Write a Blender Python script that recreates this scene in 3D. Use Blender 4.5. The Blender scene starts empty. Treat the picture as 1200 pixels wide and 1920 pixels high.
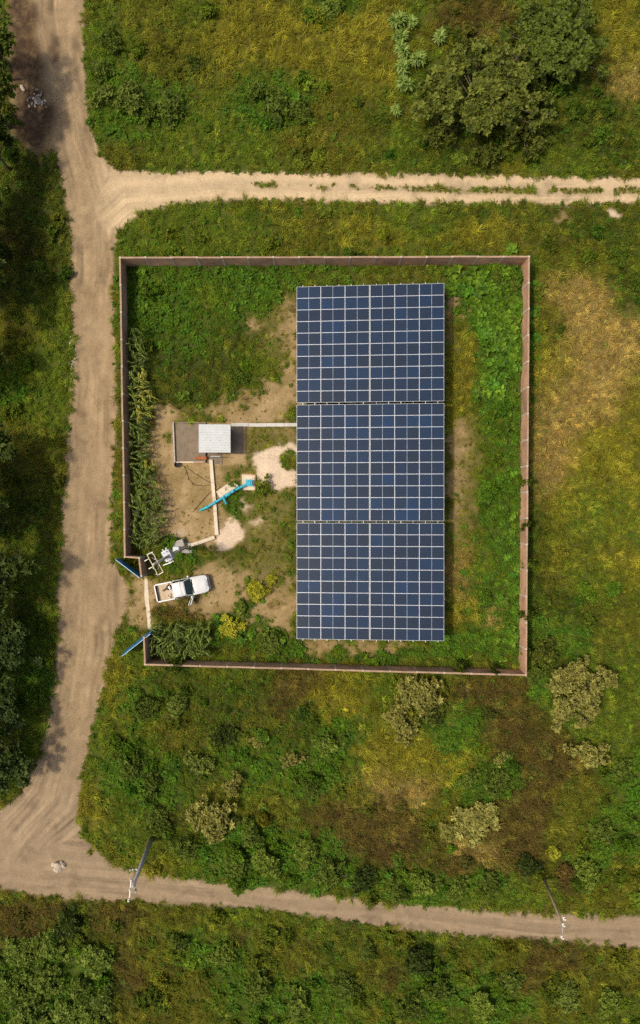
import bpy, bmesh, math, random
import numpy as np
from mathutils import Vector, Matrix

# ------------------------------------------------------------------ camera, sky, sun, exposure
SC = bpy.context.scene
COL = SC.collection
H_CAM = 70.0            # drone height above the ground, metres
S = 19.5                # photograph pixels per metre on the ground
F_PX = S * H_CAM        # focal length in photograph pixels

cam_d = bpy.data.cameras.new('camera')
cam_d.sensor_fit = 'VERTICAL'
cam_d.sensor_height = 24.0
cam_d.sensor_width = 15.0
cam_d.lens = F_PX / 1920.0 * 24.0
cam_d.clip_start = 0.5
cam_d.clip_end = 3000.0
cam = bpy.data.objects.new('camera', cam_d)
cam.location = (0, 0, H_CAM)
cam.rotation_euler = (0, 0, 0)
COL.objects.link(cam)
SC.camera = cam

SUN_EL = math.radians(62)
sun_vec = Vector((-0.995 * math.cos(SUN_EL), -0.05 * math.cos(SUN_EL), math.sin(SUN_EL))).normalized()
world = bpy.data.worlds.new('World')
SC.world = world
world.use_nodes = True
wn = world.node_tree
sky = wn.nodes.new('ShaderNodeTexSky')
sky.sky_type = 'NISHITA'
sky.sun_disc = False
sky.sun_elevation = SUN_EL
sky.sun_rotation = math.atan2(sun_vec.x, sun_vec.y)
sky.air_density = 1.0
sky.dust_density = 6.0
sky.ozone_density = 1.0
bg = wn.nodes['Background']
bg.inputs['Strength'].default_value = 0.125
wn.links.new(sky.outputs[0], bg.inputs['Color'])

sun_d = bpy.data.lights.new('sun', 'SUN')
sun_d.energy = 2.6
sun_d.angle = math.radians(4.0)
sun_d.color = (1.0, 0.90, 0.74)
sun = bpy.data.objects.new('sun', sun_d)
sun.rotation_euler = sun_vec.to_track_quat('Z', 'Y').to_euler()
sun.location = sun_vec * 120
COL.objects.link(sun)

SC.view_settings.view_transform = 'Standard'
SC.view_settings.look = 'None'
SC.view_settings.gamma = 1.0
SC.view_settings.exposure = -0.10
SC.view_settings.use_curve_mapping = False
SC.cycles.use_denoising = False
SC.cycles.max_bounces = 4
SC.cycles.diffuse_bounces = 2
SC.cycles.glossy_bounces = 2
SC.cycles.transmission_bounces = 3
SC.cycles.caustics_reflective = False
SC.cycles.caustics_refractive = False

# ------------------------------------------------------------------ helpers
rnd = random.Random(7)
RNG = np.random.default_rng(11)

def P(px, py, h=0.0):
    """ground plan position of a point of height h seen at photograph pixel (px, py)"""
    k = (H_CAM - h) / H_CAM / S
    return ((px - 600.0) * k, (960.0 - py) * k)

def P3(px, py, h=0.0, z=None):
    x, y = P(px, py, h)
    return Vector((x, y, h if z is None else z))

def lin(r, g, b):
    f = lambda c: (c / 255 / 12.92) if c / 255 <= 0.04045 else ((c / 255 + 0.055) / 1.055) ** 2.4
    return (f(r), f(g), f(b), 1.0)

def tag(o, label=None, cat=None, group=None, kind=None):
    if label: o['label'] = label
    if cat: o['category'] = cat
    if group: o['group'] = group
    if kind: o['kind'] = kind
    return o

def empty(name, loc=(0, 0, 0), rz=0.0):
    o = bpy.data.objects.new(name, None)
    o.empty_display_size = 0.2
    o.location = loc
    o.rotation_euler = (0, 0, rz)
    COL.objects.link(o)
    return o

def link(name, mesh, parent=None, loc=(0, 0, 0), rot=(0, 0, 0), scl=(1, 1, 1)):
    o = bpy.data.objects.new(name, mesh)
    o.location = loc
    o.rotation_euler = rot
    o.scale = scl
    o.parent = parent
    COL.objects.link(o)
    return o

class MB:
    """collects simple shapes into one mesh"""
    def __init__(self):
        self.v = []; self.f = []
    def add(self, vs, fs):
        b = len(self.v)
        self.v += [tuple(v) for v in vs]
        self.f += [tuple(i + b for i in f) for f in fs]
        return self
    def box(self, x0, x1, y0, y1, z0, z1, m=None):
        vs = [Vector((x, y, z)) for x in (x0, x1) for y in (y0, y1) for z in (z0, z1)]
        if m is not None: vs = [m @ v for v in vs]
        return self.add(vs, [(0, 1, 3, 2), (4, 6, 7, 5), (0, 4, 5, 1), (2, 3, 7, 6), (0, 2, 6, 4), (1, 5, 7, 3)])
    def bar(self, a, b, w, h=None):
        """box beam of width w from a to b"""
        a = Vector(a); b = Vector(b); d = b - a
        m = Matrix.Translation(a) @ d.to_track_quat('X', 'Z').to_matrix().to_4x4()
        h = w if h is None else h
        return self.box(0, d.length, -w / 2, w / 2, -h / 2, h / 2, m)
    def tube(self, pts, r, n=8, caps=True):
        pts = [Vector(p) for p in pts]
        rs = r if isinstance(r, (list, tuple)) else [r] * len(pts)
        rings = []
        for i, p in enumerate(pts):
            d = (pts[min(i + 1, len(pts) - 1)] - pts[max(i - 1, 0)]).normalized()
            u = d.orthogonal().normalized() if abs(d.z) > 0.98 else Vector((0, 0, 1)).cross(d).normalized()
            w = d.cross(u)
            rings.append([p + (u * math.cos(2 * math.pi * k / n) + w * math.sin(2 * math.pi * k / n)) * rs[i] for k in range(n)])
        vs = [v for ring in rings for v in ring]
        fs = []
        for i in range(len(pts) - 1):
            for k in range(n):
                a = i * n + k; b = i * n + (k + 1) % n
                fs.append((a, b, b + n, a + n))
        if caps:
            fs.append(tuple(range(n - 1, -1, -1)))
            fs.append(tuple(range((len(pts) - 1) * n, len(pts) * n)))
        return self.add(vs, fs)
    def prism(self, poly, z0, z1):
        n = len(poly)
        vs = [(x, y, z0) for x, y in poly] + [(x, y, z1) for x, y in poly]
        fs = [tuple(range(n - 1, -1, -1)), tuple(range(n, 2 * n))]
        fs += [(k, (k + 1) % n, n + (k + 1) % n, n + k) for k in range(n)]
        return self.add(vs, fs)
    def mesh(self, name, mat, smooth=False, bevel=0.0):
        me = bpy.data.meshes.new(name)
        me.from_pydata(self.v, [], self.f)
        bm = bmesh.new(); bm.from_mesh(me)
        bmesh.ops.recalc_face_normals(bm, faces=bm.faces)
        if bevel:
            bmesh.ops.bevel(bm, geom=list(bm.edges), offset=bevel, segments=2, affect='EDGES', clamp_overlap=True)
        bm.to_mesh(me); bm.free()
        if smooth:
            me.polygons.foreach_set('use_smooth', [True] * len(me.polygons))
        me.materials.append(mat)
        me.update()
        return me
    def build(self, name, mat, parent=None, loc=(0, 0, 0), rot=(0, 0, 0), smooth=False, bevel=0.0):
        return link(name, self.mesh(name, mat, smooth, bevel), parent, loc, rot)

# ------------------------------------------------------------------ materials
def newmat(name):
    m = bpy.data.materials.new(name)
    m.use_nodes = True
    nt = m.node_tree
    b = nt.nodes['Principled BSDF']
    return m, nt, b

def node(nt, kind, **kw):
    n = nt.nodes.new(kind)
    for k, v in kw.items(): setattr(n, k, v)
    return n

def mixc(nt, fac, a, b, blend='MIX'):
    n = node(nt, 'ShaderNodeMix', data_type='RGBA', blend_type=blend)
    for sock, val in ((0, fac), (6, a), (7, b)):
        if hasattr(val, 'is_output') or isinstance(val, bpy.types.NodeSocket): nt.links.new(val, n.inputs[sock])
        elif val is not None: n.inputs[sock].default_value = val
    return n.outputs[2]

def noise(nt, scale, detail=4.0, rough=0.6, coord='Object', stretch=None):
    tc = node(nt, 'ShaderNodeTexCoord')
    src = tc.outputs[coord]
    if stretch:
        mp = node(nt, 'ShaderNodeMapping'); mp.inputs['Scale'].default_value = stretch
        nt.links.new(src, mp.inputs['Vector']); src = mp.outputs[0]
    n = node(nt, 'ShaderNodeTexNoise')
    n.inputs['Scale'].default_value = scale
    n.inputs['Detail'].default_value = detail
    n.inputs['Roughness'].default_value = rough
    nt.links.new(src, n.inputs['Vector'])
    return n.outputs['Fac']

def ramp(nt, fac, stops):
    n = node(nt, 'ShaderNodeValToRGB')
    e = n.color_ramp.elements
    while len(e) < len(stops): e.new(0.5)
    for el, (p, c) in zip(e, stops):
        el.position = p; el.color = c
    nt.links.new(fac, n.inputs[0])
    return n.outputs[0]

def bump(nt, b, height, strength=0.4, dist=0.02):
    n = node(nt, 'ShaderNodeBump')
    n.inputs['Strength'].default_value = strength
    n.inputs['Distance'].default_value = dist
    nt.links.new(height, n.inputs['Height'])
    nt.links.new(n.outputs[0], b.inputs['Normal'])

def rough_mat(name, c1, c2, scale=3.0, rough=0.9, metal=0.0, spec=0.3, bumpy=0.3, bdist=0.01, detail=6.0, objvar=0.0):
    m, nt, b = newmat(name)
    n1 = noise(nt, scale, detail, 0.65)
    col = ramp(nt, n1, [(0.3, c1), (0.7, c2)])
    if objvar:
        oi = node(nt, 'ShaderNodeObjectInfo')
        hs = node(nt, 'ShaderNodeHueSaturation')
        mr = node(nt, 'ShaderNodeMapRange')
        mr.inputs['To Min'].default_value = 1 - objvar; mr.inputs['To Max'].default_value = 1 + objvar
        nt.links.new(oi.outputs['Random'], mr.inputs['Value'])
        nt.links.new(mr.outputs[0], hs.inputs['Value'])
        nt.links.new(col, hs.inputs['Color']); col = hs.outputs[0]
    nt.links.new(col, b.inputs['Base Color'])
    b.inputs['Roughness'].default_value = rough
    b.inputs['Metallic'].default_value = metal
    b.inputs['Specular IOR Level'].default_value = spec
    if bumpy: bump(nt, b, noise(nt, scale * 9, 4, 0.7), bumpy, bdist)
    return m

def c4(r, g, b): return (r, g, b, 1.0)

M_CONC = rough_mat('concrete', c4(.34, .31, .27), c4(.50, .46, .40), 2.5, .9, bumpy=.3, objvar=.08)
M_CONC_CREAM = rough_mat('cream_concrete', c4(.56, .46, .33), c4(.76, .65, .49), 2.2, .9, objvar=.08)
M_CONC_DARK = rough_mat('weathered_concrete', c4(.17, .13, .088), c4(.27, .21, .145), 1.7, .95)
M_CONC_PALE = rough_mat('pale_concrete', c4(.50, .47, .42), c4(.66, .63, .57), 2.5, .9, objvar=.08)
M_COPING = rough_mat('mortar_coping', c4(.30, .19, .12), c4(.48, .33, .22), 1.0, .9, objvar=.08)
M_COLUMN = rough_mat('column_concrete', c4(.46, .36, .26), c4(.60, .49, .38), 3, .9, objvar=.06)
M_CONC_GREY = rough_mat('grey_concrete', c4(.26, .25, .24), c4(.40, .385, .37), 3, .9, objvar=.06)
M_STEEL = rough_mat('galvanised_steel', c4(.42, .42, .41), c4(.60, .60, .58), 6, .5, metal=.35, spec=.5, bumpy=0)
M_ALU = rough_mat('panel_aluminium', c4(.66, .70, .76), c4(.78, .82, .88), 5, .45, metal=.25, spec=.5, bumpy=0)
M_ROOF = rough_mat('white_painted_sheet', c4(.52, .54, .52), c4(.62, .65, .64), 1.4, .5, spec=.4, bumpy=0)
M_CYAN = rough_mat('cyan_paint', c4(.02, .30, .40), c4(.03, .52, .64), 2.2, .45, spec=.5, bumpy=.1)
M_BLUE = rough_mat('blue_gate_paint', c4(.012, .12, .32), c4(.02, .22, .52), 1.3, .5, spec=.5, bumpy=.1)
M_BLUE_EDGE = rough_mat('pale_blue_edge', c4(.25, .50, .70), c4(.5, .7, .8), 4, .5, bumpy=0)
M_TRUCK = rough_mat('white_car_paint', c4(.66, .645, .61), c4(.80, .80, .79), 1.6, .3, spec=.6, bumpy=0)
M_TRUCK.node_tree.nodes['Principled BSDF'].inputs['Coat Weight'].default_value = .4
M_GLASS = rough_mat('dark_car_glass', c4(.012, .025, .022), c4(.02, .035, .03), 2, .08, spec=.8, bumpy=0)
M_BLACK = rough_mat('black_rubber', c4(.012, .012, .012), c4(.03, .03, .03), 8, .8, bumpy=.2)
M_BED = rough_mat('dusty_bed_liner', c4(.50, .38, .25), c4(.66, .53, .37), 2.2, .9)
M_CHROME = rough_mat('dull_chrome', c4(.45, .45, .45), c4(.6, .6, .6), 5, .25, metal=.9, bumpy=0)
M_LAMP = rough_mat('headlamp_glass', c4(.5, .52, .54), c4(.65, .67, .7), 5, .1, spec=.8, bumpy=0)
M_RED = rough_mat('tail_lamp_red', c4(.3, .01, .01), c4(.4, .02, .02), 5, .2, bumpy=0)
M_BARK = rough_mat('bark', c4(.10, .075, .045), c4(.17, .13, .085), 6, .95, bumpy=.6, bdist=.02)
M_POLE = rough_mat('weathered_pole', c4(.34, .32, .31), c4(.46, .44, .42), 2, .85)
M_WOODPOLE = rough_mat('pale_wood_pole', c4(.23, .18, .11), c4(.36, .29, .18), 2, .9)
M_INSUL = rough_mat('porcelain', c4(.74, .68, .56), c4(.82, .77, .66), 4, .3, bumpy=0)
M_TRANS = rough_mat('transformer_grey_paint', c4(.52, .54, .58), c4(.64, .66, .70), 3, .5, bumpy=0)
M_BRICKORANGE = rough_mat('orange_brick', c4(.36, .11, .035), c4(.50, .18, .06), 5, .9, objvar=.2)
M_ROCK = rough_mat('pale_rock', c4(.42, .34, .24), c4(.66, .56, .43), 3, .95, bumpy=.6, bdist=.03, objvar=.15)
M_SCRAP = rough_mat('pale_scrap', c4(.36, .30, .23), c4(.66, .58, .48), 4, .8, objvar=.35)
M_CABLE = rough_mat('dark_cable', c4(.05, .04, .03), c4(.08, .06, .05), 4, .8, bumpy=0)
M_RAIL = rough_mat('rack_steel', c4(.55, .54, .48), c4(.70, .69, .62), 5, .5, metal=.3, bumpy=0)
M_GREENBAR = rough_mat('yellowish_beam', c4(.42, .43, .22), c4(.52, .53, .30), 5, .6, bumpy=0)

def brick_mat():
    m, nt, b = newmat('red_brick_wall')
    tc = node(nt, 'ShaderNodeTexCoord')
    sx = node(nt, 'ShaderNodeSeparateXYZ'); nt.links.new(tc.outputs['Object'], sx.inputs[0])
    cx = node(nt, 'ShaderNodeCombineXYZ')
    nt.links.new(sx.outputs['X'], cx.inputs['X']); nt.links.new(sx.outputs['Z'], cx.inputs['Y'])
    br = node(nt, 'ShaderNodeTexBrick')
    br.inputs['Scale'].default_value = 1.0
    br.inputs['Brick Width'].default_value = .27
    br.inputs['Row Height'].default_value = .075
    br.inputs['Mortar Size'].default_value = .007
    br.inputs['Color1'].default_value = c4(.50, .265, .15)
    br.inputs['Color2'].default_value = c4(.63, .36, .22)
    br.inputs['Mortar'].default_value = c4(.60, .45, .32)
    nt.links.new(cx.outputs[0], br.inputs['Vector'])
    stain = ramp(nt, noise(nt, .55, 6, .7), [(.30, c4(.40, .37, .35)), (.45, c4(.80, .77, .74)), (.68, c4(1.18, 1.12, 1.06))])
    col = mixc(nt, 1.0, br.outputs['Color'], stain, 'MULTIPLY')
    oi = node(nt, 'ShaderNodeObjectInfo')
    hs = node(nt, 'ShaderNodeHueSaturation')
    mr = node(nt, 'ShaderNodeMapRange'); mr.inputs['To Min'].default_value = .84; mr.inputs['To Max'].default_value = 1.14
    nt.links.new(oi.outputs['Random'], mr.inputs['Value']); nt.links.new(mr.outputs[0], hs.inputs['Value'])
    nt.links.new(col, hs.inputs['Color'])
    nt.links.new(hs.outputs[0], b.inputs['Base Color'])
    b.inputs['Roughness'].default_value = .95
    bump(nt, b, br.outputs['Fac'], -.4, .006)
    return m
M_BRICK = brick_mat()

def pv_mat():
    m, nt, b = newmat('photovoltaic_cells')
    tc = node(nt, 'ShaderNodeTexCoord')
    sx = node(nt, 'ShaderNodeSeparateXYZ'); nt.links.new(tc.outputs['Object'], sx.inputs[0])
    def math_(op, a, v=None, v2=None):
        n = node(nt, 'ShaderNodeMath', operation=op)
        for i, val in enumerate((a, v, v2)):
            if val is None: continue
            if isinstance(val, bpy.types.NodeSocket): nt.links.new(val, n.inputs[i])
            else: n.inputs[i].default_value = val
        return n.outputs[0]
    ax = math_('ABSOLUTE', sx.outputs['X'])
    mid = math_('LESS_THAN', ax, .012)                          # white gap between the two half modules
    gx = math_('LESS_THAN', math_('FRACT', math_('DIVIDE', ax, .0915)), .055)
    gy = math_('LESS_THAN', math_('FRACT', math_('DIVIDE', math_('ADD', sx.outputs['Y'], 5.0), .1755)), .05)
    grid = math_('MAXIMUM', gx, gy)
    oi = node(nt, 'ShaderNodeObjectInfo')
    add = node(nt, 'ShaderNodeVectorMath', operation='MULTIPLY_ADD')
    nt.links.new(tc.outputs['Object'], add.inputs[0])
    add.inputs[1].default_value = (1, 1, 1)
    vm = node(nt, 'ShaderNodeVectorMath', operation='SCALE'); vm.inputs[0].default_value = (91, 57, 33)
    nt.links.new(oi.outputs['Random'], vm.inputs['Scale']); nt.links.new(vm.outputs[0], add.inputs[2])
    nz = node(nt, 'ShaderNodeTexNoise'); nz.inputs['Scale'].default_value = .9; nz.inputs['Detail'].default_value = 3
    nt.links.new(add.outputs[0], nz.inputs['Vector'])
    hv = node(nt, 'ShaderNodeCombineXYZ')
    nt.links.new(oi.outputs['Random'], hv.inputs[0]); nt.links.new(math_('SIGN', sx.outputs['X']), hv.inputs[1])
    wn_ = node(nt, 'ShaderNodeTexWhiteNoise'); nt.links.new(hv.outputs[0], wn_.inputs['Vector'])
    halfmix = math_('ADD', math_('MULTIPLY', nz.outputs['Fac'], .45), math_('ADD', math_('MULTIPLY', wn_.outputs['Value'], .28), math_('MULTIPLY', oi.outputs['Random'], .24)))
    base = ramp(nt, halfmix, [(.22, c4(.011, .022, .040)), (.48, c4(.008, .023, .052)), (.66, c4(.006, .027, .068)), (.85, c4(.004, .034, .098))])
    tone = ramp(nt, oi.outputs['Random'], [(0, c4(.92, .94, .97)), (.5, c4(1, 1, 1)), (1, c4(1.06, 1.08, 1.1))])
    base = mixc(nt, 1.0, base, tone, 'MULTIPLY')
    c = mixc(nt, math_('MULTIPLY', grid, .45), base, c4(.10, .15, .27))
    c = mixc(nt, mid, c, c4(.48, .55, .66))
    dust = noise(nt, 1.3, 5, .7)
    c = mixc(nt, math_('MULTIPLY', dust, .03), c, c4(.4, .34, .27))
    nt.links.new(c, b.inputs['Base Color'])
    b.inputs['Roughness'].default_value = .28
    b.inputs['IOR'].default_value = 1.45
    b.inputs['Specular IOR Level'].default_value = .20
    return m
M_PV = pv_mat()

def leaf_mat(name, dark, light, trans=.25, rough=.55, objvar=.12, instanced=False, spec=.15):
    """foliage: colour per leaf from the 'rnd' attribute, tint per instance or per object"""
    if not instanced:
        dark, light = [(q[0] * 1.05, q[1], q[2] * .48, 1) for q in (dark, light)]
    m, nt, b = newmat(name)
    at = node(nt, 'ShaderNodeAttribute', attribute_name='rnd')
    col = ramp(nt, at.outputs['Fac'], [(0.0, dark), (1.0, light)])
    if instanced:
        ti = node(nt, 'ShaderNodeAttribute', attribute_name='tint', attribute_type='INSTANCER')
        col = mixc(nt, 1.0, ti.outputs['Color'], col, 'MULTIPLY')
    else:
        oi = node(nt, 'ShaderNodeObjectInfo')
        hs = node(nt, 'ShaderNodeHueSaturation')
        mr = node(nt, 'ShaderNodeMapRange'); mr.inputs['To Min'].default_value = 1 - objvar; mr.inputs['To Max'].default_value = 1 + objvar
        nt.links.new(oi.outputs['Random'], mr.inputs['Value']); nt.links.new(mr.outputs[0], hs.inputs['Value'])
        nt.links.new(col, hs.inputs['Color']); col = hs.outputs[0]
    nt.links.new(col, b.inputs['Base Color'])
    b.inputs['Roughness'].default_value = rough
    b.inputs['Specular IOR Level'].default_value = spec
    tr = node(nt, 'ShaderNodeBsdfTranslucent')
    nt.links.new(mixc(nt, 1.0, col, c4(1.1, 1.15, .6), 'MULTIPLY'), tr.inputs['Color'])
    mx = node(nt, 'ShaderNodeMixShader'); mx.inputs[0].default_value = trans
    nt.links.new(b.outputs[0], mx.inputs[1]); nt.links.new(tr.outputs[0], mx.inputs[2])
    nt.links.new(mx.outputs[0], nt.nodes['Material Output'].inputs['Surface'])
    return m

# ------------------------------------------------------------------ raster maps of the terrain (what grows where)
RES = 0.1
X0, X1, Y0, Y1 = -40.0, 40.0, -58.0, 58.0
NX, NY = int((X1 - X0) / RES), int((Y1 - Y0) / RES)
gx = X0 + (np.arange(NX) + .5) * RES
gy = Y0 + (np.arange(NY) + .5) * RES
GX, GY = np.meshgrid(gx, gy)

def fnoise(seed, feature, beta=1.6):
    """band-limited fractal noise, features up to `feature` metres, roughly -1..1"""
    r = np.random.default_rng(seed)
    w = np.fft.rfft2(r.standard_normal((NY, NX)))
    fy = np.fft.fftfreq(NY, RES)[:, None]; fx = np.fft.rfftfreq(NX, RES)[None, :]
    k = np.sqrt(fx * fx + fy * fy); k0 = 1.0 / feature
    amp = 1.0 / (1.0 + (k / k0) ** 2) ** (beta / 2) * (k > k0 * .25)
    n = np.fft.irfft2(w * amp, s=(NY, NX))
    return (n / n.std()).astype(np.float32)

def blur(a, sig):
    fy = np.fft.fftfreq(NY, RES)[:, None]; fx = np.fft.rfftfreq(NX, RES)[None, :]
    g = np.exp(-2 * (math.pi * sig) ** 2 * (fx * fx + fy * fy))
    return np.fft.irfft2(np.fft.rfft2(a) * g, s=(NY, NX))

WX = fnoise(1, 2.5) * .45 + fnoise(2, .6, 1.0) * .10
WY = fnoise(3, 2.5) * .45 + fnoise(4, .6, 1.0) * .10
N_BIG = fnoise(5, 6.0)
N_MID = fnoise(6, 1.6, 1.5)
N_FINE = fnoise(7, .5, 1.2)

def pip(poly, X, Y):
    inside = np.zeros(X.shape, bool)
    n = len(poly)
    for i in range(n):
        x0, y0 = poly[i]; x1, y1 = poly[(i + 1) % n]
        if y0 == y1: continue
        c = ((y0 > Y) != (y1 > Y)) & (X < (x1 - x0) * (Y - y0) / (y1 - y0) + x0)
        inside ^= c
    return inside

def smooth_poly(pts, it=2):
    for _ in range(it):
        q = []
        for i in range(len(pts)):
            a = pts[i]; b = pts[(i + 1) % len(pts)]
            q.append((.75 * a[0] + .25 * b[0], .75 * a[1] + .25 * b[1]))
            q.append((.25 * a[0] + .75 * b[0], .25 * a[1] + .75 * b[1]))
        pts = q
    return pts

ROAD_PX = [(62, -200), (62, 0), (72, 100), (84, 200), (98, 270), (112, 325), (131, 390), (133, 500), (138, 600), (141, 680), (132, 760),
           (126, 850), (118, 960), (112, 1060), (107, 1130), (111, 1200), (101, 1300), (86, 1380), (66, 1435), (42, 1490),
           (-10, 1530), (-300, 1640), (-300, 1760), (-100, 1655), (0, 1664), (100, 1681), (200, 1688), (350, 1693), (480, 1701), (600, 1719), (750, 1741),
           (850, 1751), (950, 1756), (1100, 1769), (1210, 1780), (1500, 1800), (1500, 1722), (1210, 1719), (1100, 1717), (1000, 1711), (850, 1702), (750, 1697), (650, 1684),
           (560, 1673), (480, 1662), (400, 1654), (300, 1642), (245, 1634), (212, 1620), (182, 1600), (154, 1570), (143, 1530), (148, 1480),
           (160, 1420), (175, 1350), (191, 1300), (205, 1240), (213, 1200), (228, 1160), (246, 1128), (236, 1092), (206, 1052), (211, 950), (214, 850),
           (219, 740), (217, 640), (213, 550), (211, 480), (215, 455), (226, 430), (246, 409), (282, 392), (330, 382), (400, 376), (500, 371),
           (600, 377), (800, 381), (1000, 382), (1210, 379), (1500, 382), (1500, 330), (1210, 333), (1100, 334), (1000, 331), (900, 329), (800, 327), (700, 324), (600, 327),
           (500, 324), (400, 322), (300, 324), (240, 322), (212, 311), (184, 284), (169, 248), (160, 180), (158, 100), (157, 0), (157, -200)]
road_poly = smooth_poly([P(*p) for p in ROAD_PX], 1)
wob = .16
road_in = pip(road_poly, GX + fnoise(21, 1.2, 1.3) * wob * .6, GY + fnoise(22, 1.2, 1.3) * wob * .6)
road_soft = blur(road_in.astype(np.float32), .35)

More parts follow.
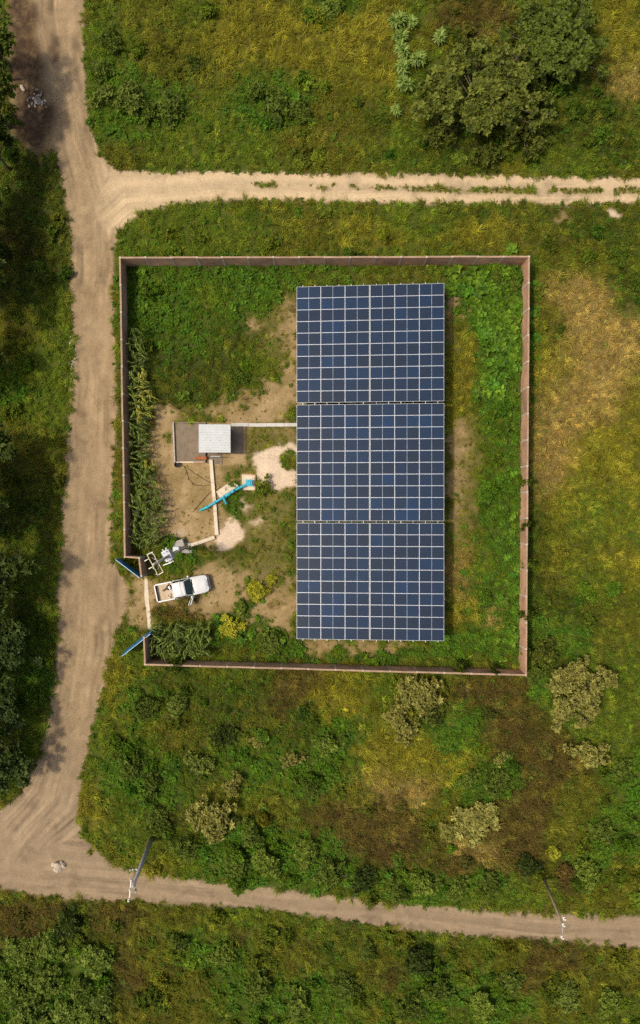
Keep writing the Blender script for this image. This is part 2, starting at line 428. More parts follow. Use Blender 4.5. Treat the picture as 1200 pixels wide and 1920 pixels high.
# class maps -----------------------------------------------------------------
CLS = {  # vegetation colour (sRGB of the living plants), grass cover, weeds per m2, dry stalks per m2, grass height
    'o': ((110, 110, 43), 1.0, 2.6, .5, .42),
    'g': ((98, 120, 40), 1.0, 1.4, .1, .38),
    'y': ((138, 136, 54), 1.0, 0.25, .4, .46),
    's': ((178, 158, 106), .95, 0.08, .5, .40),
    'l': ((84, 116, 36), .8, 5.5, .0, .34),
    'e': ((78, 120, 40), .9, 5.0, .0, .40),
    'd': ((66, 86, 28), 1.0, 2.6, .1, .38),
    'b': ((89, 80, 44), .9, 0.9, 3.4, .42),
    'q': ((126, 126, 58), .68, 0.8, .3, .20),     # sparse weeds over bare soil
    'n': ((150, 136, 84), .20, 0.05, .10, .13),    # bare soil
}
SPL = [  # px, py, radius x, radius y, class, weight
 # upper field
 (200,110,40,80,'g',1.2),(200,140,35,40,'l',1.5),(280,195,80,45,'l',1.6),(215,240,30,30,'l',.8),(350,250,70,40,'g',1),(520,185,65,50,'l',1.5),(500,130,30,30,'d',.6),
 (620,8,45,22,'l',1.5),(350,30,40,25,'g',1),(350,130,50,60,'o',1.1),(450,70,90,70,'y',.9),(560,90,50,60,'y',1.1),(300,60,40,60,'o',.9),
 (690,90,50,80,'y',1.2),(640,200,50,60,'o',1.2),(620,120,50,60,'y',.7),(690,230,30,60,'d',.6),(830,190,30,20,'l',.8),(740,290,60,30,'g',1),
 (600,280,90,35,'o',1),(450,290,90,28,'g',1.2),(890,40,60,40,'b',.9),(1160,70,35,70,'y',1),(1165,150,40,50,'s',.6),(1110,220,60,50,'d',1.3),(1050,300,80,25,'g',1),(960,305,30,15,'y',.8),(1150,300,50,30,'d',1),
 (830,300,60,20,'d',1),(960,200,120,80,'d',1.0),
 # verge between track and wall
 (300,430,60,40,'g',1.2),(420,440,90,40,'g',1.4),(430,410,60,12,'d',.5),(560,440,60,40,'o',1),(700,440,60,30,'y',.8),(780,410,80,25,'g',1),(900,440,60,25,'y',.9),(860,400,60,12,'d',.4),(1100,420,90,30,'d',1.2),(1000,440,60,30,'o',1),(650,470,40,10,'d',1),
 (1048,403,16,10,'n',1.5),
 # field right of the wall
 (1100,510,60,25,'o',1),(1170,540,40,50,'d',1.3),(1080,545,45,30,'s',1.1),(1120,600,60,50,'s',1.1),(1040,600,25,50,'o',1),(1050,660,50,40,'y',1),(1150,660,50,50,'s',.8),(1100,745,70,60,'s',1.5),(1090,640,60,80,'s',.9),(1040,860,30,70,'s',.6),(1180,760,30,60,'y',1),
 (1040,720,30,40,'y',.7),(1050,810,40,50,'s',.8),(1130,850,70,60,'y',1.1),(1020,880,25,60,'s',.7),(1060,950,50,40,'y',.8),(1130,960,70,60,'g',1.2),(1160,950,50,60,'y',.9),(1050,1040,40,50,'o',1),(1150,1060,50,40,'y',.8),(1110,1090,50,40,'g',1),
 (1010,1000,15,120,'d',.9),(1020,800,12,60,'d',.5),(1080,1140,60,30,'d',1.2),(1050,1190,50,40,'e',1),(1160,1180,40,50,'o',1),(1170,1250,30,70,'g',1.1),(1050,1250,30,30,'d',1),
 # inside the compound, upper left
 (290,540,50,50,'l',1.6),(380,530,80,35,'l',1.2),(400,560,60,40,'g',1.2),(480,520,60,25,'l',1.5),(450,580,50,40,'l',1.0),(340,620,80,50,'l',1.6),(420,630,60,40,'d',1.2),(300,700,45,60,'d',1.6),(330,730,40,30,'d',.9),
 (475,608,16,16,'n',2.2),(520,590,25,30,'q',1.5),(545,640,14,60,'n',1.8),(480,680,50,30,'g',1.2),(505,660,25,40,'q',1.0),(400,690,60,30,'d',.9),(350,690,40,12,'b',.8),(440,735,60,25,'d',.8),(460,760,20,10,'l',.8),
 (520,740,30,25,'n',1.4),(470,765,50,22,'n',1.4),(430,760,30,12,'n',1.0),(380,770,40,12,'q',1.4),(315,775,30,14,'n',1.4),(500,555,30,25,'l',1.2),
 (700,505,150,12,'g',1.2),(600,505,60,14,'l',1.4),(760,508,40,10,'b',.8),(690,520,120,7,'q',1.2),(640,520,100,6,'l',.7),
 # yard
 (300,830,14,60,'n',2.4),(310,900,18,40,'n',2.0),(350,920,45,50,'n',2.6),(380,900,40,40,'n',2.0),(330,975,40,22,'n',1.6),(350,1000,40,15,'n',1.4),(380,980,30,30,'n',1.4),(440,830,20,40,'n',1.2),(470,820,30,25,'q',1.6),(520,815,30,18,'q',1.6),(540,810,14,14,'n',.9),
 (455,875,28,16,'q',1.5),(448,888,18,8,'l',1.4),(510,925,40,16,'q',1.5),(470,925,22,12,'l',1.0),(450,952,25,14,'l',1.6),(385,945,12,9,'l',1.4),(530,950,26,30,'q',1.6),(470,945,8,14,'n',1.8),(480,975,20,10,'n',.9),(500,1000,45,35,'q',1.6),(545,1010,10,40,'l',.8),(470,1030,40,22,'q',1.6),(455,1045,26,9,'l',1.2),(340,1050,35,16,'l',1.0),(320,1020,20,14,'l',.9),
 (420,1060,40,14,'q',1.4),(450,1100,50,30,'n',1.3),(400,1090,30,20,'n',1.2),(520,1080,40,30,'q',1.5),(540,1130,14,50,'n',1.8),(490,1140,30,25,'n',1.0),(380,1140,50,16,'n',1.4),(330,1135,50,12,'b',1.2),(360,1150,60,10,'b',1.0),(310,1110,20,20,'n',1.0),(265,1130,18,45,'n',1.8),(255,1170,14,14,'l',1.3),(235,1205,20,22,'g',1.6),(245,1110,10,18,'q',1.0),
 (470,1115,14,20,'l',2.0),(452,1140,9,18,'l',2.0),(440,1180,30,25,'l',2.6),(500,1195,45,20,'l',2.4),(390,1200,90,22,'d',1.4),(550,1220,30,16,'l',2.0),
 (600,1210,30,10,'n',1.4),(640,1225,16,9,'l',1.6),(700,1215,90,8,'n',1.6),(720,1228,60,9,'l',1.6),(780,1225,50,12,'l',1.5),
 # strip right of the panels
 (851,575,9,40,'n',1.6),(855,640,12,40,'q',1.6),(875,660,22,50,'y',1.4),(870,730,28,60,'y',1.4),(880,700,15,30,'s',.7),(860,830,14,60,'n',1.4),(880,830,16,50,'q',1.4),(870,900,22,60,'q',1.3),(855,930,12,50,'n',1.4),(870,1000,24,50,'q',1.4),(860,1080,18,60,'s',1.0),(870,1150,25,40,'y',1.2),
 (905,530,50,30,'l',3),(930,600,45,60,'l',3.2),(955,650,25,40,'l',3),(935,710,38,50,'l',2.6),(950,790,28,50,'l',2.4),(925,850,25,40,'g',1.8),(955,900,24,60,'l',2.2),(920,950,30,40,'l',1.8),(950,1010,30,40,'l',2.4),(915,1050,30,30,'g',1.7),(900,1100,30,40,'l',1.6),(960,1110,22,50,'l',2.6),(925,1150,10,30,'s',2.2),(895,1190,40,22,'l',2.0),(950,1200,35,25,'l',2.4),(840,1215,30,16,'l',1.6),
 # lower field
 (215,1275,16,60,'y',1.0),(190,1400,14,60,'g',1.2),(175,1500,20,40,'y',1.0),(210,1600,40,14,'o',1.0),(250,1560,30,40,'g',1.2),(280,1320,50,40,'l',1.0),(330,1290,60,30,'d',1.2),(420,1270,60,18,'g',1.0),(480,1290,50,35,'d',.9),(560,1280,50,25,'b',1.1),(520,1330,40,30,'b',.9),
 (650,1290,40,40,'y',1.5),(610,1300,40,40,'y',.9),(690,1280,30,30,'g',.9),(330,1370,60,40,'o',1.1),(400,1350,50,40,'d',1.0),(460,1370,40,30,'o',1),(280,1440,60,50,'l',1.1),(200,1460,30,40,'l',.8),(350,1440,40,40,'d',.9),(300,1500,50,40,'l',.9),(320,1520,30,20,'b',.8),(460,1420,40,50,'l',.9),(440,1340,60,30,'d',.8),
 (620,1400,45,50,'l',1.5),(560,1370,40,40,'d',1.2),(560,1460,60,50,'l',1.2),(520,1500,50,30,'o',1.0),(600,1520,40,40,'b',.9),(710,1400,40,30,'y',.9),(760,1430,60,45,'y',1.3),(740,1470,60,40,'s',.7),(790,1480,40,30,'s',.5),
 (860,1370,40,35,'e',2.6),(890,1350,30,20,'e',1.2),(920,1300,60,30,'b',1.3),(960,1360,45,45,'b',1.5),(900,1420,25,20,'y',.8),(930,1450,50,30,'l',1.5),(880,1480,40,25,'l',1.3),(860,1440,25,30,'y',.7),(1010,1300,20,30,'e',1.3),(1030,1430,60,40,'b',1.3),(1000,1490,40,30,'b',1.2),
 (690,1540,70,40,'b',1.8),(720,1580,60,40,'b',1.4),(650,1500,50,30,'o',.9),(830,1520,40,30,'o',.9),(890,1600,40,24,'s',1.0),(870,1615,50,20,'b',1.2),(980,1560,45,50,'b',1.4),(960,1590,30,30,'b',.8),(1080,1500,60,40,'o',1.0),(1130,1380,40,60,'g',1.1),(1180,1450,30,50,'l',.9),(1150,1550,50,50,'l',1.1),(1060,1570,40,30,'o',.9),(1060,1640,14,20,'b',1.4),(1150,1660,50,40,'o',1.2),(1100,1630,40,30,'l',1.2),
 (620,1590,50,30,'l',1.4),(620,1640,70,25,'l',1.6),(720,1650,50,30,'d',1.0),(780,1660,60,25,'l',1.6),(880,1660,60,25,'l',1.3),(940,1690,80,14,'g',1.0),(480,1590,80,40,'l',1.7),(540,1640,60,18,'l',1.6),(400,1610,60,25,'l',1.2),(340,1600,30,30,'g',1.2),(300,1620,50,14,'y',.9),
 # below the lower road
 (50,1710,70,20,'b',1.2),(130,1730,45,20,'d',1.8),(60,1750,60,25,'b',1.0),(220,1720,50,18,'b',1.1),(330,1710,60,14,'o',1.0),(90,1850,110,70,'l',1.6),(240,1830,22,50,'b',1.5),(290,1780,50,30,'o',1.0),(250,1900,60,30,'o',1.2),(340,1770,40,25,'l',.9),(420,1790,50,30,'l',1.2),(350,1870,60,40,'o',1.2),(450,1870,60,40,'l',1.0),(430,1760,30,14,'b',.7),
 (540,1790,50,40,'o',1.0),(560,1870,70,40,'l',1.2),(640,1770,40,30,'d',1.1),(740,1830,25,30,'b',1.3),(700,1790,40,40,'o',.9),(800,1840,60,50,'l',1.4),(790,1790,60,25,'d',1.0),(900,1800,60,25,'o',1.1),(920,1870,60,40,'l',1.1),(1000,1830,25,30,'b',1.1),(1060,1790,60,20,'b',.9),(1080,1860,60,40,'o',1.1),(1150,1810,50,40,'o',1.0),(1160,1890,50,30,'g',.9),
 # strip left of the road
 (60,80,40,60,'n',2.6),(80,20,40,40,'n',2.4),(60,180,45,70,'n',3.0),(70,270,25,25,'n',1.6),(10,150,16,120,'d',2.0),(30,300,40,40,'d',2.0),(70,360,60,60,'d',2.2),(110,420,20,60,'d',1.0),(40,470,60,60,'b',.7),(60,520,60,60,'d',1.6),(40,620,40,50,'o',1.2),(100,600,25,80,'g',1.0),(70,690,40,50,'g',1.6),(30,740,30,40,'l',1.0),(100,780,30,60,'g',.9),(60,860,60,60,'o',1.0),(60,960,60,80,'d',1.4),(100,960,12,60,'o',.9),(70,1070,50,60,'g',1.2),(30,1130,40,60,'d',1.2),(95,1200,12,40,'g',.9),(70,1270,40,50,'l',1.2),(20,1300,40,60,'d',1.2),(60,1370,30,40,'g',1.0),(20,1450,30,50,'d',1.6),
]
names = list(CLS)
W = {k: np.full((NY, NX), .0, np.float32) for k in names}
W['o'] += .10 + .10 * np.clip(N_BIG, -1, 2)
W['g'] += .10 - .10 * np.clip(N_BIG, -2, 1)
W['o'] = np.clip(W['o'], .02, 1); W['g'] = np.clip(W['g'], .02, 1)
wgx, wgy = GX + WX, GY + WY
for px, py, rx, ry, c, w in SPL:
    x, y = P(px, py); ax, ay = rx / S * .95, ry / S * .95
    i0 = max(0, int((x - 3 * ax - 2 - X0) / RES)); i1 = min(NX, int((x + 3 * ax + 2 - X0) / RES))
    j0 = max(0, int((y - 3 * ay - 2 - Y0) / RES)); j1 = min(NY, int((y + 3 * ay + 2 - Y0) / RES))
    if i0 >= i1 or j0 >= j1: continue
    sl = (slice(j0, j1), slice(i0, i1))
    d2 = ((wgx[sl] - x) / ax) ** 2 + ((wgy[sl] - y) / ay) ** 2
    W[c][sl] += w * np.exp(-.8 * d2 ** 1.2)
tot = sum(W[k] ** 2 for k in names)
for k in names: W[k] = W[k] ** 2 / tot

def lin3(c): return np.array(lin(*c)[:3], np.float32)
VEG = np.zeros((NY, NX, 3), np.float32)
COVER = np.zeros((NY, NX), np.float32); WEED = np.zeros_like(COVER); DRY = np.zeros_like(COVER); GH = np.zeros_like(COVER)
for k in names:
    c, cov, wd, dr, gh = CLS[k]
    VEG += W[k][..., None] * lin3(c); COVER += W[k] * cov; WEED += W[k] * wd; DRY += W[k] * dr; GH += W[k] * gh
# straw and green streaks inside every sward
straw = lin3((160, 148, 76)); green = lin3((84, 108, 34))
a = np.clip(.07 + .13 * N_MID + .10 * N_FINE, 0, .5)[..., None] * (1 - W['n'] - W['l'] * .6)[..., None]
VEG = VEG * (1 - a) + straw * a
a = np.clip(-.02 - .16 * N_MID + .10 * N_BIG, 0, .4)[..., None] * (1 - W['s'] * .5 - W['n'])[..., None]
VEG = VEG * (1 - a) + green * a

dryish = np.clip(W['s'] + W['b'] + W['n'] + .6 * W['y'], 0, 1)
VEG = np.clip(VEG * np.stack([.92 + .10 * dryish, .97 - .02 * dryish, .50 + .16 * (W['s'] + W['b'])], -1), .003, 1).astype(np.float32)

# pale bare patches in the yard
PALE = np.zeros((NY, NX), np.float32)
def patch(poly, wgt=1.0, soft=.05, warp=.45):
    m = pip([P(*p) for p in poly], GX + WX * warp, GY + WY * warp)
    np.maximum(PALE, blur(m.astype(np.float32), soft) * wgt, out=PALE)
patch([(478,850),(490,842),(520,838),(545,834),(558,836),(558,846),(535,850),(531,862),(534,876),(546,888),(558,890),(558,910),(520,918),(496,919),(487,905),(482,885),(477,870)], 1.0)
patch([(407,985),(415,977),(440,977),(455,990),(459,1010),(447,1020),(437,1034),(420,1028),(410,1020),(405,1010)], .95)
patch([(452,930),(465,930),(474,950),(470,963),(460,955)], .7, .15)
patch([(474,975),(488,975),(484,988),(474,986)], .6)
patch([(306,1010),(330,992),(352,995),(350,1010),(320,1018)], .5, .2)
patch([(1133,394),(1150,390),(1163,396),(1160,410),(1145,414),(1133,405)], .8, .12)
# charred, damp soil by the rubbish, some tree shade painted into its colour
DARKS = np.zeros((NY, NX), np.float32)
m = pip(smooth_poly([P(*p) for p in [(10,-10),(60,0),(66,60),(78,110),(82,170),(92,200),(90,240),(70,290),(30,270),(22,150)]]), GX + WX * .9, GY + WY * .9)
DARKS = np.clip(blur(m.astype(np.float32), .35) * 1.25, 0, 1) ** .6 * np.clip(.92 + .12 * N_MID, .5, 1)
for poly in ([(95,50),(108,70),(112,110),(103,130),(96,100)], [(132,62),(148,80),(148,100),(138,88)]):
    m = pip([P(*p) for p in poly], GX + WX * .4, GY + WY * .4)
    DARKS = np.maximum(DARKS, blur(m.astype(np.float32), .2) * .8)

# grass strip between the wheel ruts of the upper track
mx_, my_ = GX, GY
strip_y = np.interp(gx, [P(440, 0)[0], P(560, 0)[0], P(800, 0)[0], P(1050, 0)[0], P(1200, 0)[0]],
                    [P(0, 346)[1], P(0, 347)[1], P(0, 354)[1], P(0, 358)[1], P(0, 357)[1]])[None, :]
STRIP = np.exp(-((GY - strip_y) / .24) ** 2) * (GX > P(445, 0)[0]) * np.clip(.30 + .55 * fnoise(31, 3.0) + .25 * N_FINE + .65 * np.clip((GX - P(690, 0)[0]) / 6, -1, 1), 0, 1)
STRIP = np.clip(STRIP * 1.5, 0, 1)
STRIP *= ~((GX > P(1128, 0)[0]) & (GX < P(1150, 0)[0]))

# bare zones with no plants: road, wall feet, pads
bare = np.clip(blur(road_in.astype(np.float32), .16) * 1.25 - .12, 0, 1)
COVER = COVER * (1 - bare) * (1 - np.clip(PALE * 1.3, 0, 1)) * (1 - np.clip(DARKS * 1.4, 0, 1))
COVER = np.maximum(COVER, np.clip(STRIP * 1.5 - .2, 0, 1))
WEED = WEED * (1 - np.clip(bare * 1.3, 0, 1)) * (1 - np.clip(PALE * 1.5, 0, 1)) * (1 - np.clip(DARKS * 1.6, 0, 1))
DRY = DRY * (1 - np.clip(bare * 1.3, 0, 1)) * (1 - np.clip(PALE * 1.5, 0, 1)) * (1 - np.clip(DARKS * 1.6, 0, 1))

def box_clear(px0, py0, px1, py1, pad=0.0):
    x0, y1 = P(px0, py0); x1, y0 = P(px1, py1)
    m = (GX > x0 - pad) & (GX < x1 + pad) & (GY > y0 - pad) & (GY < y1 + pad)
    for A in (COVER, WEED, DRY): A[m] = 0
for b_ in ((322, 792, 462, 872), (453, 888, 480, 920)): box_clear(*b_)
under = (GX > -1.9) & (GX < 11.0) & (GY > -11.6) & (GY < 20.8)        # thin growth in the shade under the panels
WEED[under] *= .25; DRY[under] *= .3; COVER[under] *= .6

# colours of the soil
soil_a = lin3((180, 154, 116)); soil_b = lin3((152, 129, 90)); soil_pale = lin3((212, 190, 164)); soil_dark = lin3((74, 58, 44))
t = np.clip(.5 + .28 * N_BIG + .18 * N_MID, 0, 1)[..., None]
SOIL = soil_a * t + soil_b * (1 - t)
SOIL = SOIL * (1 - PALE[..., None]) + soil_pale * PALE[..., None]
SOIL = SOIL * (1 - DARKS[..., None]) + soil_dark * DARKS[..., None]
grassy = np.clip(COVER + WEED * .2, 0, 1)
gsm = np.clip(blur(grassy, .12), 0, 1)[..., None]
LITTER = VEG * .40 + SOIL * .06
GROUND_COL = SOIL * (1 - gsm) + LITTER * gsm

# the roads: compacted sandy earth, paler wheel bands
def pathdist(pts):
    pts = [P(*p) for p in pts]
    best = np.full((NY, NX), 1e9, np.float32)
    for (ax, ay), (bx, by) in zip(pts[:-1], pts[1:]):
        dx, dy = bx - ax, by - ay; L = math.hypot(dx, dy)
        tt = np.clip(((GX - ax) * dx + (GY - ay) * dy) / (L * L), 0, 1)
        s = ((GX - ax) * dy - (GY - ay) * dx) / L
        d = np.hypot(GX - ax - tt * dx, GY - ay - tt * dy)
        best = np.where(d < np.abs(best), np.where(s >= 0, d, -d), best)
    return best
d_main = pathdist([(115, -150), (120, 150), (160, 330), (178, 500), (180, 700), (172, 900), (160, 1060), (160, 1200), (140, 1350), (100, 1500), (0, 1600), (-100, 1650)])
d_low = pathdist([(-100, 1625), (100, 1645), (300, 1665), (600, 1700), (900, 1730), (1200, 1750), (1400, 1765)])
d_up = pathdist([(150, 420), (230, 360), (400, 347), (600, 350), (800, 355), (1000, 357), (1400, 357)])
streak = np.zeros_like(d_main)
for dd, half, wt in ((d_main, .85, .9), (d_low, .75, .5), (d_up, .78, 1.0)):
    streak = np.maximum(streak, wt * np.exp(-((np.abs(dd) - half) / .42) ** 2))
ra, rb, rc = lin3((160, 138, 106)), lin3((146, 125, 96)), lin3((204, 180, 143))
mixr = np.clip(.5 + .25 * N_BIG + .08 * N_MID, 0, 1)[..., None]
ROADC = ra * mixr + rb * (1 - mixr)
up = np.clip(1 - (GY * -1 + P(0, 420)[1]) / 3.0, 0, 1) * np.clip((GX - P(170, 0)[0]) / 2.5, 0, 1)
k_ = (np.clip(up, 0, 1) * .75)[..., None]
ROADC = ROADC * (1 - k_) + rc * k_
grey = lin3((149, 130, 105))
k_ = np.clip((P(0, 1380)[1] - GY) / 6.0, 0, 1)[..., None] * .7
ROADC = ROADC * (1 - k_) + grey * k_
r1 = np.random.default_rng(77)
ruts = np.zeros_like(d_main)
lane = np.arange(-8, 8, .05)
def lanes(dd, seed, feat):
    r_ = np.random.default_rng(seed); v = np.convolve(r_.standard_normal(len(lane) + 40), np.exp(-np.linspace(-3, 3, 41) ** 2 * (.5 / feat) ** 2), 'same')[20:-20]
    v = v / v.std()
    return np.interp(dd + fnoise(seed + 5, 14.0, 2.6) * .25, lane, v)
sel = [d_main, d_low, d_up]
near = np.argmin(np.stack([np.abs(q) for q in sel]), 0)
for k, q in enumerate(sel):
    ruts = np.where(near == k, lanes(q, 300 + k, .35) * .6 + lanes(q, 320 + k, .12) * .5, ruts)
ruts *= np.clip(.7 + .4 * fnoise(71, 9.0, 2.0), .1, 1.4)
stain = np.clip(fnoise(72, 3.5, 1.9) - .7, 0, 1.5)
ROADC *= (1 + .14 * ruts - .14 * stain)[..., None]
ROADC *= (1 + .16 * streak - .05 + .025 * N_MID)[..., None]
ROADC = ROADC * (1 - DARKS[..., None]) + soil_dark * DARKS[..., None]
k_ = np.clip(STRIP * 1.3, 0, 1)[..., None] * .75
ROADC = ROADC * (1 - k_) + lin3((112, 104, 52)) * k_
rs = np.clip(road_soft * 1.6 - .3, 0, 1)[..., None]
GROUND_COL = GROUND_COL * (1 - rs) + ROADC * .93 * rs
GROUND_Z = (N_BIG * .012 + N_MID * .008).astype(np.float32)

def samp(A, x, y):
    i = np.clip(((x - X0) / RES).astype(int), 0, NX - 1); j = np.clip(((y - Y0) / RES).astype(int), 0, NY - 1)
    return A[j, i]

# ------------------------------------------------------------------ ground and roads
def earth_mat(name, fine=.30, coarse=.18, veg=False):
    m, nt, b = newmat(name)
    at = node(nt, 'ShaderNodeAttribute', attribute_name='earth')
    n1 = ramp(nt, noise(nt, 7.0, 6, .75), [(.25, c4(1 - fine, 1 - fine, 1 - fine)), (.75, c4(1 + fine, 1 + fine, 1 + fine * .9))])
    n2 = ramp(nt, noise(nt, .8, 5, .6), [(.3, c4(1 - coarse, 1 - coarse, 1 - coarse)), (.7, c4(1 + coarse, 1 + coarse, 1 + coarse))])
    c = mixc(nt, 1.0, at.outputs['Color'], n1, 'MULTIPLY')
    c = mixc(nt, 1.0, c, n2, 'MULTIPLY')
    # scattered grit: small dark and pale specks
    vo = node(nt, 'ShaderNodeTexVoronoi'); vo.inputs['Scale'].default_value = 3.2
    tc = node(nt, 'ShaderNodeTexCoord'); nt.links.new(tc.outputs['Object'], vo.inputs['Vector'])
    sp = ramp(nt, vo.outputs['Distance'], [(.0, c4(1, 1, 1)), (.12, c4(1, 1, 1)), (.16, c4(0, 0, 0))])
    pick = ramp(nt, vo.outputs['Color'], [(.62, c4(0, 0, 0)), (.66, c4(1, 1, 1))])
    spk = node(nt, 'ShaderNodeMath', operation='MULTIPLY'); nt.links.new(sp, spk.inputs[0]); nt.links.new(pick, spk.inputs[1])
    spk2 = node(nt, 'ShaderNodeMath', operation='MULTIPLY'); nt.links.new(spk.outputs[0], spk2.inputs[0]); spk2.inputs[1].default_value = .45
    c = mixc(nt, spk2.outputs[0], c, c4(.12, .09, .06))
    nt.links.new(c, b.inputs['Base Color'])
    b.inputs['Roughness'].default_value = .97
    b.inputs['Specular IOR Level'].default_value = .12
    bump(nt, b, noise(nt, 9.0, 6, .7), .5, .05)
    return m
M_EARTH = earth_mat('earth_and_litter', .34, .16)
M_ROAD = earth_mat('compacted_earth', .10, .05)

def grid_sheet(name, step, keep, mat, colmap, lift, skirt=False):
    xs = np.arange(X0, X1 + step * .5, step); ys = np.arange(Y0, Y1 + step * .5, step)
    nx, ny = len(xs), len(ys)
    XX, YY = np.meshgrid(xs, ys)
    z = samp(GROUND_Z, XX.ravel(), YY.ravel()) + lift
    if skirt:
        XX = XX.copy(); YY = YY.copy()
    V = np.stack([XX.ravel(), YY.ravel(), z], 1)
    cols = samp(colmap, XX.ravel(), YY.ravel())
    i, j = np.meshgrid(np.arange(nx - 1), np.arange(ny - 1))
    if keep is not None:
        cx = X0 + (i + .5) * step; cy = Y0 + (j + .5) * step
        m = keep(cx, cy); i = i[m]; j = j[m]
    i = i.ravel(); j = j.ravel(); a = j * nx + i
    Fq = np.stack([a, a + 1, a + 1 + nx, a + nx], 1)
    used = np.unique(Fq); remap = np.full(len(V), -1); remap[used] = np.arange(len(used))
    V = V[used]; cols = cols[used]; Fq = remap[Fq]
    if skirt:   # one continuous sheet: the border runs on to the horizon
        base = len(V)
        ring = [0, nx - 1, nx * ny - 1, nx * (ny - 1)]
        far = np.array([[-1500, -1500, -.02], [1500, -1500, -.02], [1500, 1500, -.02], [-1500, 1500, -.02]])
        V = np.vstack([V, far]); cols = np.vstack([cols, np.tile(lin3((96, 96, 40)) * .6, (4, 1))])
        sides = [list(range(0, nx)), [nx - 1 + nx * k for k in range(ny)], [nx * ny - 1 - k for k in range(nx)], [nx * (ny - 1) - nx * k for k in range(ny)]]
        extra = []
        for s_, ed in enumerate(sides):
            a_, b_ = base + s_, base + (s_ + 1) % 4
            mid = len(ed) // 2
            for k in range(len(ed) - 1):
                extra.append((ed[k + 1], ed[k], a_ if k < mid else b_))
            extra.append((ed[mid], a_, b_))
    me = bpy.data.meshes.new(name)
    faces = Fq.tolist() + ([list(t_) for t_ in extra] if skirt else [])
    me.from_pydata(V.tolist(), [], faces)
    ca = me.color_attributes.new('earth', 'FLOAT_COLOR', 'POINT')
    ca.data.foreach_set('color', np.hstack([cols, np.ones((len(cols), 1))]).astype(np.float32).ravel())
    me.materials.append(mat)
    me.polygons.foreach_set('use_smooth', [True] * len(me.polygons))
    me.update()
    return link(name, me)

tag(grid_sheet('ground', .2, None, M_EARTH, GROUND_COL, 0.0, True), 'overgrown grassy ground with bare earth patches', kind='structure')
is_track = lambda x, y: (x > P(232, 0)[0]) & (y > P(0, 430)[1])
tag(grid_sheet('dirt_road', .1, lambda x, y: samp(road_in, x, y) & ~is_track(x, y), M_ROAD, ROADC, .014), 'wide sandy dirt road running past the walled compound', kind='structure')
tag(grid_sheet('dirt_track', .1, lambda x, y: samp(road_in, x, y) & is_track(x, y), M_ROAD, ROADC, .014), 'pale two-rut dirt track with a grassy middle above the compound', kind='structure')

# ------------------------------------------------------------------ vegetation source meshes
def strips_mesh(name, segs, mat):
    """segs: list of (list of left pts, list of right pts, rnd) ribbons"""
    V, F, R = [], [], []
    for L, Rr, r in segs:
        b = len(V)
        for p, q in zip(L, Rr): V.append(tuple(p)); V.append(tuple(q)); R += [r, r]
        for k in range(len(L) - 1): F.append((b + 2 * k, b + 2 * k + 1, b + 2 * k + 3, b + 2 * k + 2))
    me = bpy.data.meshes.new(name)
    me.from_pydata(V, [], F)
    at = me.attributes.new('rnd', 'FLOAT', 'POINT'); at.data.foreach_set('value', np.array(R, np.float32))
    me.materials.append(mat); me.update()
    return me

def blade(r, base, ang, length, width, lift, droop, n=3, rv=None):
    """an arching ribbon leaf from base, heading ang, first rising at `lift` then drooping"""
    L, R = [], []
    d = Vector((math.cos(ang), math.sin(ang), 0)); side = Vector((-d.y, d.x, 0))
    p = Vector(base); el = lift
    for k in range(n + 1):
        t_ = k / n
        w = width * (.55 + .9 * t_) * (1 - t_) ** .7 * 1.2 if k else width * .6
        if k == n: w = width * .08
        L.append(p + side * w * .5); R.append(p - side * w * .5)
        p = p + (d * math.cos(el) + Vector((0, 0, math.sin(el)))) * (length / n)
        el -= droop / n
    return (L, R, r.random() if rv is None else rv)

M_GRASS = leaf_mat('grass_blades', c4(.62, .62, .60), c4(1.35, 1.35, 1.25), .25, .7, instanced=True, spec=.12)
M_WEED = leaf_mat('weed_leaves', c4(.48, .56, .5), c4(1.4, 1.4, 1.2), .25, .55, instanced=True, spec=.2)
M_TWIG = leaf_mat('dry_stalks', c4(.55, .52, .5), c4(1.35, 1.25, 1.15), .12, .8, instanced=True)

def source_collection(name, meshes):
    c = bpy.data.collections.new(name)
    for k, me in enumerate(meshes):
        o = bpy.data.objects.new('%s_source_%02d' % (name, k), me)
        c.objects.link(o)
    return c

def tuft(seed, nb=20, wide=1.0):
    """blades leaning mostly towards +x, the way the wind lays them"""
    r = random.Random(seed); segs = []
    for _ in range(nb):
        a_ = r.uniform(0, 6.283); rr = .22 * math.sqrt(r.random())
        segs.append(blade(r, (rr * math.cos(a_), rr * math.sin(a_), 0), r.gauss(0, .75), r.uniform(.6, 1.25), r.uniform(.04, .07) * wide, r.uniform(.55, 1.3), r.uniform(.5, 1.7), 3))
    return strips_mesh('grass_tuft', segs, M_GRASS)

def leafquad(V, F, R, base, d, n, length, width, rv, fold=.12):
    b = len(V)
    s_ = d.cross(n)
    if s_.length < 1e-4: s_ = d.orthogonal()
    s_.normalize(); nn = s_.cross(d).normalized()
    V += [tuple(base), tuple(base + d * length * .45 + s_ * width * .5 + nn * width * fold), tuple(base + d * length * .45 - s_ * width * .5 + nn * width * fold), tuple(base + d * length - nn * length * .08)]
    F += [(b, b + 2, b + 3), (b, b + 3, b + 1)]
    R += [rv] * 4

def leaf_mesh(name, V, F, R, mat):
    me = bpy.data.meshes.new(name); me.from_pydata(V, [], F)
    at = me.attributes.new('rnd', 'FLOAT', 'POINT'); at.data.foreach_set('value', np.array(R, np.float32))
    me.materials.append(mat); me.update()
    return me

